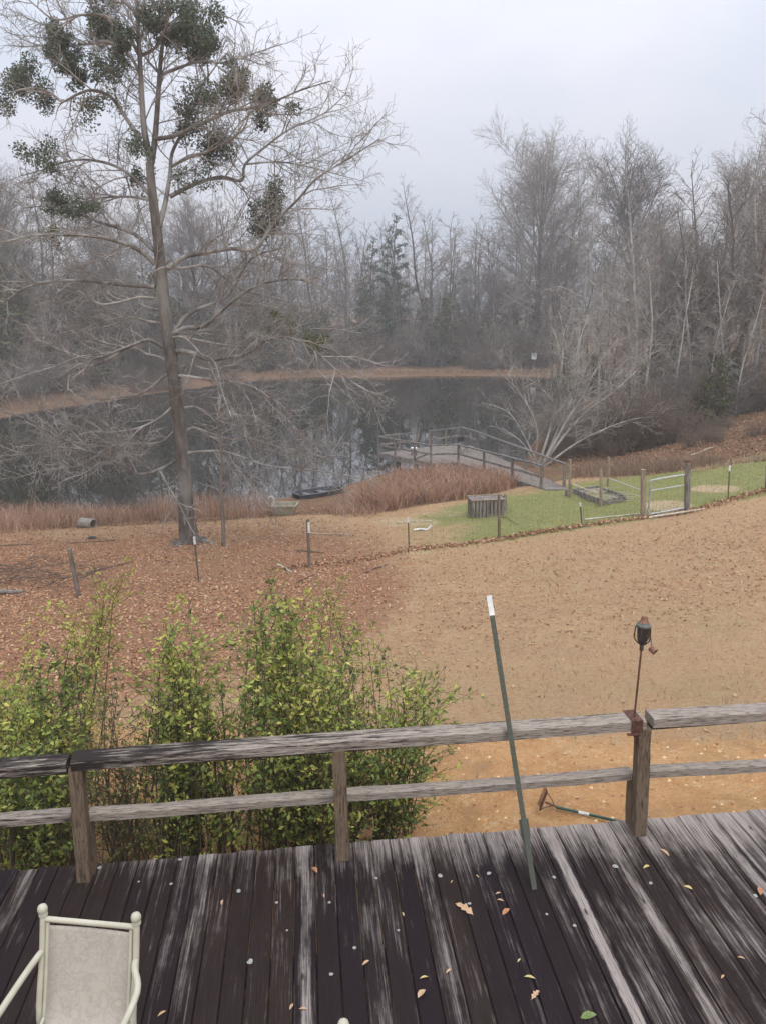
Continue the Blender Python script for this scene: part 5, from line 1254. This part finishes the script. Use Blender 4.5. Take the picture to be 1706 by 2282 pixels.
# steel T-post leaning on the top rail
pb = atz(1153, 1921, 0); pt_l = rail_local(1099, 1585, .205)
pc = DE + DV * pt_l[0] + DU * (-.205 - .028); pc[2] = TZ + .03
ez = pc - pb; ez /= np.linalg.norm(ez); PLn = 2.05
tip = aty(1052, 1306, 0) if 0 else None
ey = DU - ez * (DU @ ez); ey /= np.linalg.norm(ey); ex = np.cross(ey, ez)
tp = thing('steel_t_post', tuple(pb), 'green steel fence post with white tip leaning on the railing', 'post'); frame(tp, ex, ey, ez)
tpz = MB().box((0, -.006, PLn * .5 - .07), (.036, .006, PLn - .14)).box((0, .012, PLn * .5 - .07), (.006, .03, PLn - .14))
for k in range(30): tpz.box((0, -.0115, .5 + k * .0475), (.012, .006, .012))
tpz.build('shaft', TGREEN, tp)
MB().box((0, -.0065, PLn - .07), (.038, .008, .145)).box((0, .012, PLn - .07), (.0075, .031, .145)).build('white_tip', WHITEP, tp)
sp = MB(); sp.add([(-.034, .003, .47), (.034, .003, .47), (.034, .003, .36), (.0, .003, .22), (-.034, .003, .36), (-.034, .007, .47), (.034, .007, .47), (.034, .007, .36), (.0, .007, .22), (-.034, .007, .36)],
       [(0, 1, 2, 3, 4), (9, 8, 7, 6, 5), (0, 5, 6, 1), (1, 6, 7, 2), (2, 7, 8, 3), (3, 8, 9, 4), (4, 9, 5, 0)]); sp.build('anchor_plate', TGREEN, tp)
# torch lantern clamped to the top rail
tl = rail_local(1366, 1545, .125); TX = tl[0]
tw0 = DE + DV * TX + DU * (-.15); tz0 = TZ + .048
lt = thing('garden_torch', (float(tw0[0]), float(tw0[1]), tz0), 'rusty metal torch lantern on a rod clamped to the railing', 'torch', rz=DA)
MB().box((0, .02, .004), (.085, .16, .006)).box((.0, -.060, -.045), (.085, .006, .098)).box((-.03, -.075, -.092), (.10, .03, .006)).box((0, -.060, -.105), (.05, .006, .03)).build('clamp', RUST, lt)
lx, lh = .03, .53; topv = np.array([lx, .03, lh]); dr = topv / np.linalg.norm(topv)
MB().tube([(0, 0, .005), tuple(topv)], .0075, 8).build('rod', RUST, lt, True)
Mz = Vector((0, 0, 1)).rotation_difference(Vector(dr)).to_matrix().to_4x4(); Mh = Matrix.Translation(Vector(topv)) @ Mz @ Matrix.Scale(.82, 4)
MB().lathe([(.008, -.02), (.018, -.01), (.018, .03), (.012, .05)], 12, M=Mh).build('socket', DARKM, lt, True)
MB().lathe([(.015, .055), (.035, .06), (.046, .10), (.053, .19), (.054, .205)], 20, M=Mh).build('canister', DARKM, lt, True)
MB().lathe([(.056, .205), (.066, .208), (.066, .222), (.05, .235), (.046, .245)], 20, M=Mh).build('shoulder', VERD, lt, True)
MB().lathe([(.046, .243), (.044, .25), (.03, .265), (.029, .285), (.024, .30), (.008, .302)], 18, M=Mh).build('burner_cap', COPPER, lt, True)
for k in range(5):
    an = k * 2 * pi / 5 + .3; pts = [(.01, .04), (.04, .06), (.068, .095), (.07, .15), (.066, .20), (.06, .213)]
    MB().tube(smoothpath([np.array(Mh @ Vector((r * cos(an), r * sin(an), z))) for r, z in pts], 3), .0048, 6).build('cage_bar', DARKM, lt, True)
sc_ = Mh @ Vector((.095, -.02, .0))
MB().tube(smoothpath([np.array(Mh @ Vector(q)) for q in ((.068, -.01, .12), (.078, -.012, .07), (.085, -.016, .03))], 3), .003, 5).build('chain', DARKM, lt)
snm = Matrix.Translation(sc_) @ Matrix.Rotation(radians(115), 4, Vector((.8, .5, 0))); 
MB().lathe([(.004, -.02), (.024, -.02), (.026, .025), (.021, .025), (.019, -.01), (.004, -.012)], 14, M=snm).build('snuffer', COPPER, lt, True)
# sling chairs
t = NT('sling_fabric'); v = t.coord('Object', (1, 1, 1))
w1 = t.new('ShaderNodeTexVoronoi', {'Vector': t.new('ShaderNodeVectorMath', {0: v, 1: t.new('ShaderNodeVectorMath', {0: t.new('ShaderNodeTexNoise', {'Vector': v, 'Scale': 9.0, 'Detail': 2.0}).outputs['Color'], 1: (.16, .16, .16)}, operation='MULTIPLY').outputs[0]}, operation='ADD').outputs[0], 'Scale': 11.0}, feature='DISTANCE_TO_EDGE').outputs['Distance']
n1 = t.noise(v, 14, 3, .6, 1.2); n2 = t.noise(v, 55, 3, .6, 1.5)
line = t.ramp(w1, [(.0, 1), (.035, 0)]); shade = t.ramp(n1, [(.48, 0), (.56, .7), (.66, .1)])
c = t.mix(t.math('MULTIPLY', line, .45), (.45, .41, .35), (.27, .25, .215)); c = t.mix(t.math('MULTIPLY', shade, .8), c, (.34, .315, .27)); c = t.mix(t.math('MULTIPLY', t.ramp(n2, [(.5, 0), (.6, 1)]), .3), c, (.36, .335, .29))
t.bump(t.new('ShaderNodeTexWave', {'Vector': v, 'Scale': 160.0}).outputs['Fac'], .15, .001)
SLING = t.fin(c, .8, .2)
def chair_at(kl, kr, label, kz=.965):
    a = atz(*kl, kz); b = atz(*kr, kz); d = b - a; rz = math.atan2(d[1], d[0]); wdt = float(np.linalg.norm(d[:2])); hw = wdt / 2
    mid = (a + b) / 2; ez_ = np.array([-sin(rz), cos(rz), 0]); org = mid - ez_ * .40; org[2] = 0
    o = thing('sling_chair', tuple(org), label, 'chair', 'cream sling patio chairs', rz=rz)
    top = .925
    for s_ in (-1, 1):
        MB().tube(smoothpath([(s_ * hw, .40, top), (s_ * hw, .345, .72), (s_ * hw, .25, .42), (s_ * hw, .30, .20), (s_ * hw, .36, .016)], 4), .0165, 12).build('back_post', CREAM, o, True)
        MB().lathe([(.0165, .0), (.0225, .002), (.0225, .008), (.020, .0095), (.0225, .011), (.0225, .017), (.020, .0185), (.0225, .020), (.0225, .027), (.0245, .030), (.0255, .042), (.021, .056), (.011, .063), (.002, .065)], 18, (s_ * hw, .40, top - .004)).build('finial', CREAM, o, True)
        MB().tube(smoothpath([(s_ * hw, .352, .745), (s_ * (hw + .012), .31, .735), (s_ * (hw + .055), .23, .675), (s_ * (hw + .062), .0, .655), (s_ * (hw + .062), -.20, .645), (s_ * (hw + .05), -.29, .60), (s_ * (hw + .03), -.33, .30), (s_ * (hw + .02), -.36, .016)], 4), .0165, 12).build('arm', CREAM, o, True)
        MB().tube([(s_ * (hw - .028), .388, top - .035), (s_ * (hw - .028), .34, .72), (s_ * (hw - .028), .25, .44), (s_ * (hw - .028), .16, .39), (s_ * (hw - .028), -.26, .42)], .0095, 8).build('sling_rail', CREAM, o, True)
    MB().tube([(-hw, .397, top - .022), (hw, .397, top - .022)], .0145, 12).build('top_bar', CREAM, o, True)
    MB().tube([(-hw, .28, .40), (hw, .28, .40)], .013, 10).build('back_bar', CREAM, o, True); MB().tube([(-hw - .03, -.31, .38), (hw + .03, -.31, .38)], .013, 10).build('front_bar', CREAM, o, True)
    V = []; Fc = []; pr = smoothpath([(0, .386, top - .048), (0, .335, .70), (0, .245, .44), (0, .15, .375), (0, -.05, .385), (0, -.26, .42)], 5); nx_ = 7
    for p in pr:
        for i in range(nx_): u = i / (nx_ - 1) * 2 - 1; V.append((u * (hw - .030), p[1] + .012 * (1 - u * u), p[2] - .004 * (1 - u * u)))
    for k in range(len(pr) - 1):
        for i in range(nx_ - 1): a_ = k * nx_ + i; Fc.append((a_, a_ + 1, a_ + nx_ + 1, a_ + nx_))
    m = MB(); m.add(V, Fc); so = m.build('sling', SLING, o, True); md = so.modifiers.new('t', 'SOLIDIFY'); md.thickness = .004
    return o
chair_at((92, 1962), (294, 1980), 'cream sling chair with leaf-patterned back at the left corner of the deck')
k2 = (742, 2216)
chair_at((538, 2252), (742, 2213), 'second cream chair, only its rounded post tip showing at the bottom edge')
# garden rake in the orange soil
p = gp(1200, 1752); p2 = gp(1325, 1780); ra_ = math.atan2(p2[1] - p[1], p2[0] - p[0])
rk = thing('garden_rake', (p[0], p[1], p[2] + .03), 'rusty garden rake with a green handle lying beyond the deck', 'rake', rz=ra_); rk.scale = (.85, .85, .85)
MB().tube([(0, 0, .015), (1.45, 0, .03)], .0165, 9).build('handle', simple('rake_green', (.02, .06, .05), (.04, .10, .08), 12, .45, bump=.05), rk, True)
MB().tube([(.26, 0, .018), (.38, 0, .0195)], .0185, 9).build('label_band', WHITEP, rk, True)
MB().tube([(-.13, 0, .05), (.02, 0, .016)], .011, 7).build('ferrule', RUST, rk)
hd = MB().beam((-.15, -.19, .06), (-.15, .19, .06), .02, .012)
hd.build('head_bar', RUST, rk)
for k in range(14):
    y = -.185 + .37 * k / 13; MB().tube(smoothpath([(-.15, y, .06), (-.155, y, .10), (-.185, y, .135)], 2), .0055, 5).build('tine', RUST, rk)
for s_ in (-1, 1): MB().tube(smoothpath([(-.02, 0, .03), (-.09, s_ * .10, .06), (-.15, s_ * .17, .06)], 4), .006, 6).build('bow', RUST, rk)
# leaves and lichen flakes on the deck
def leafshape(kind):
    if kind == 0: pr = [(0, 0), (.25, .32), (.55, .38), (.82, .2), (1, 0)]
    elif kind == 1: pr = [(0, .01), (.12, .06), (.28, .30), (.38, .16), (.55, .34), (.66, .14), (.82, .2), (1, .0)]
    else: pr = [(0, 0), (.3, .22), (.6, .25), (1, 0)]
    V = []; Fc = []; n = len(pr)
    for i, (u, w) in enumerate(pr):
        z = .10 * sin(pi * u) ; V += [(u - .5, -w * .6, z + w * .35), (u - .5, 0, z), (u - .5, w * .6, z + w * .30)]
    for i in range(n - 1):
        a_ = i * 3; Fc += [(a_, a_ + 1, a_ + 4, a_ + 3), (a_ + 1, a_ + 2, a_ + 5, a_ + 4)]
    me = bpy.data.meshes.new('leaf'); me.from_pydata(V, [], Fc); me.update(); return me
LM = [simple('leaf_tan', (.42, .27, .15), (.55, .38, .24), 9, .8, bump=.2), simple('leaf_yellow', (.46, .37, .13), (.58, .48, .22), 9, .75, bump=.2), simple('leaf_rust', (.36, .16, .08), (.48, .24, .13), 9, .8, bump=.2), simple('leaf_green', (.10, .15, .045), (.20, .25, .09), 9, .7, bump=.2)]
shapes = {}
def deck_leaf(px, py, kind, m, size, label, group=None):
    key = (kind, m)
    if key not in shapes: shapes[key] = leafshape(kind); shapes[key].materials.append(LM[m])
    p = atz(px, py, .004); o = link('fallen_leaf', shapes[key]); o.location = tuple(p); o.scale = (size, size, size * .8); o.rotation_euler = (rng.uniform(-.15, .15), rng.uniform(-.15, .15), rng.uniform(0, 6.28)); tag(o, label, 'leaf', group)
deck_leaf(1003, 1965, 1, 0, .15, 'large lobed tan leaf on the deck below the leaning post')
deck_leaf(1092, 1970, 0, 2, .075, 'rust leaf right of the large lobed leaf on the deck')
deck_leaf(910, 2147, 0, 0, .08, 'tan leaf low in the middle of the deck')
deck_leaf(1155, 2150, 1, 0, .09, 'tan curled leaf right of the long pale board streak start')
deck_leaf(1485, 1918, 0, 1, .06, 'orange-yellow leaf on the right part of the deck')
deck_leaf(1270, 2196, 0, 3, .10, 'green leafy sprig at the bottom edge of the deck')
deck_leaf(1640, 1925, 0, 2, .08, 'rust leaf at the right edge of the deck')
deck_leaf(1143, 2112, 2, 1, .07, 'flat yellow leaf in the lower right of the deck')
deck_leaf(1395, 1873, 2, 1, .07, 'narrow yellow leaf near the right post')
deck_leaf(1435, 1842, 2, 0, .09, 'narrow tan leaf beside the foot of the right post')
deck_leaf(680, 1880, 0, 2, .08, 'rust leaf at the deck edge left of the middle post')
for (x, y) in [(975, 1905), (1030, 1893), (1075, 1930), (1080, 1945), (968, 2098), (915, 2112), (870, 1975), (1600, 2070), (1560, 2110), (630, 2175), (655, 2240 - 60), (1120, 2075), (350, 2190), (480, 1950), (700, 1935), (790, 2080)]:
    deck_leaf(x, y, 2, rng.choice([0, 0, 1]), rng.uniform(.03, .06), 'tiny dry leaf scrap on the dark deck boards', 'leaf scraps on the deck')
lme = []
for k in range(3):
    m = MB(); r2 = random.Random(k + 50); n = 11; V = []
    for (rr, z) in ((1.0, 0), (.85, .18), (.45, .30)):
        V += [(rr * cos(2 * pi * i / n) * r2.uniform(.7, 1.15), rr * sin(2 * pi * i / n) * r2.uniform(.7, 1.15), z * r2.uniform(.7, 1.3)) for i in range(n)]
    Fc = [(q * n + i, q * n + (i + 1) % n, q * n + n + (i + 1) % n, q * n + n + i) for q in range(2) for i in range(n)] + [tuple(2 * n + i for i in range(n))]
    me = bpy.data.meshes.new('lichen'); me.from_pydata(V, [], Fc); me.update(); me.materials.append(LICHEN); lme.append(me)
for (x, y, s_) in [(390, 1857, 1), (516, 1925, 1.1), (541, 2078, 1.4), (712, 1950, .8), (715, 2105, .9), (766, 2048, .9), (813, 1897, .8), (950, 1892, 1.2), (1055, 1887, 1.3), (1195, 1895, 1.0), (1328, 1872, 1.3), (1405, 1908, 1.0), (1013, 1952, .8), (598, 1950, .8), (215, 1930 - 55, 1.2), (370, 1910, .9), (1240, 2000, .9), (1630, 1935, 1.1), (300, 1905, .7), (860, 2010, .6), (1180, 1975, .7), (620, 2010, .6)]:
    p = atz(x, y, .001); o = link('lichen_tuft', lme[rng.randrange(3)]); o.location = tuple(p); k_ = .0145 * s_; o.scale = (k_, k_ * rng.uniform(.8, 1.3), k_ * .9); o.rotation_euler = (0, 0, rng.uniform(0, 6)); tag(o, 'small pale round lichen tuft on the dark deck boards', 'lichen', 'lichen tufts on the deck')
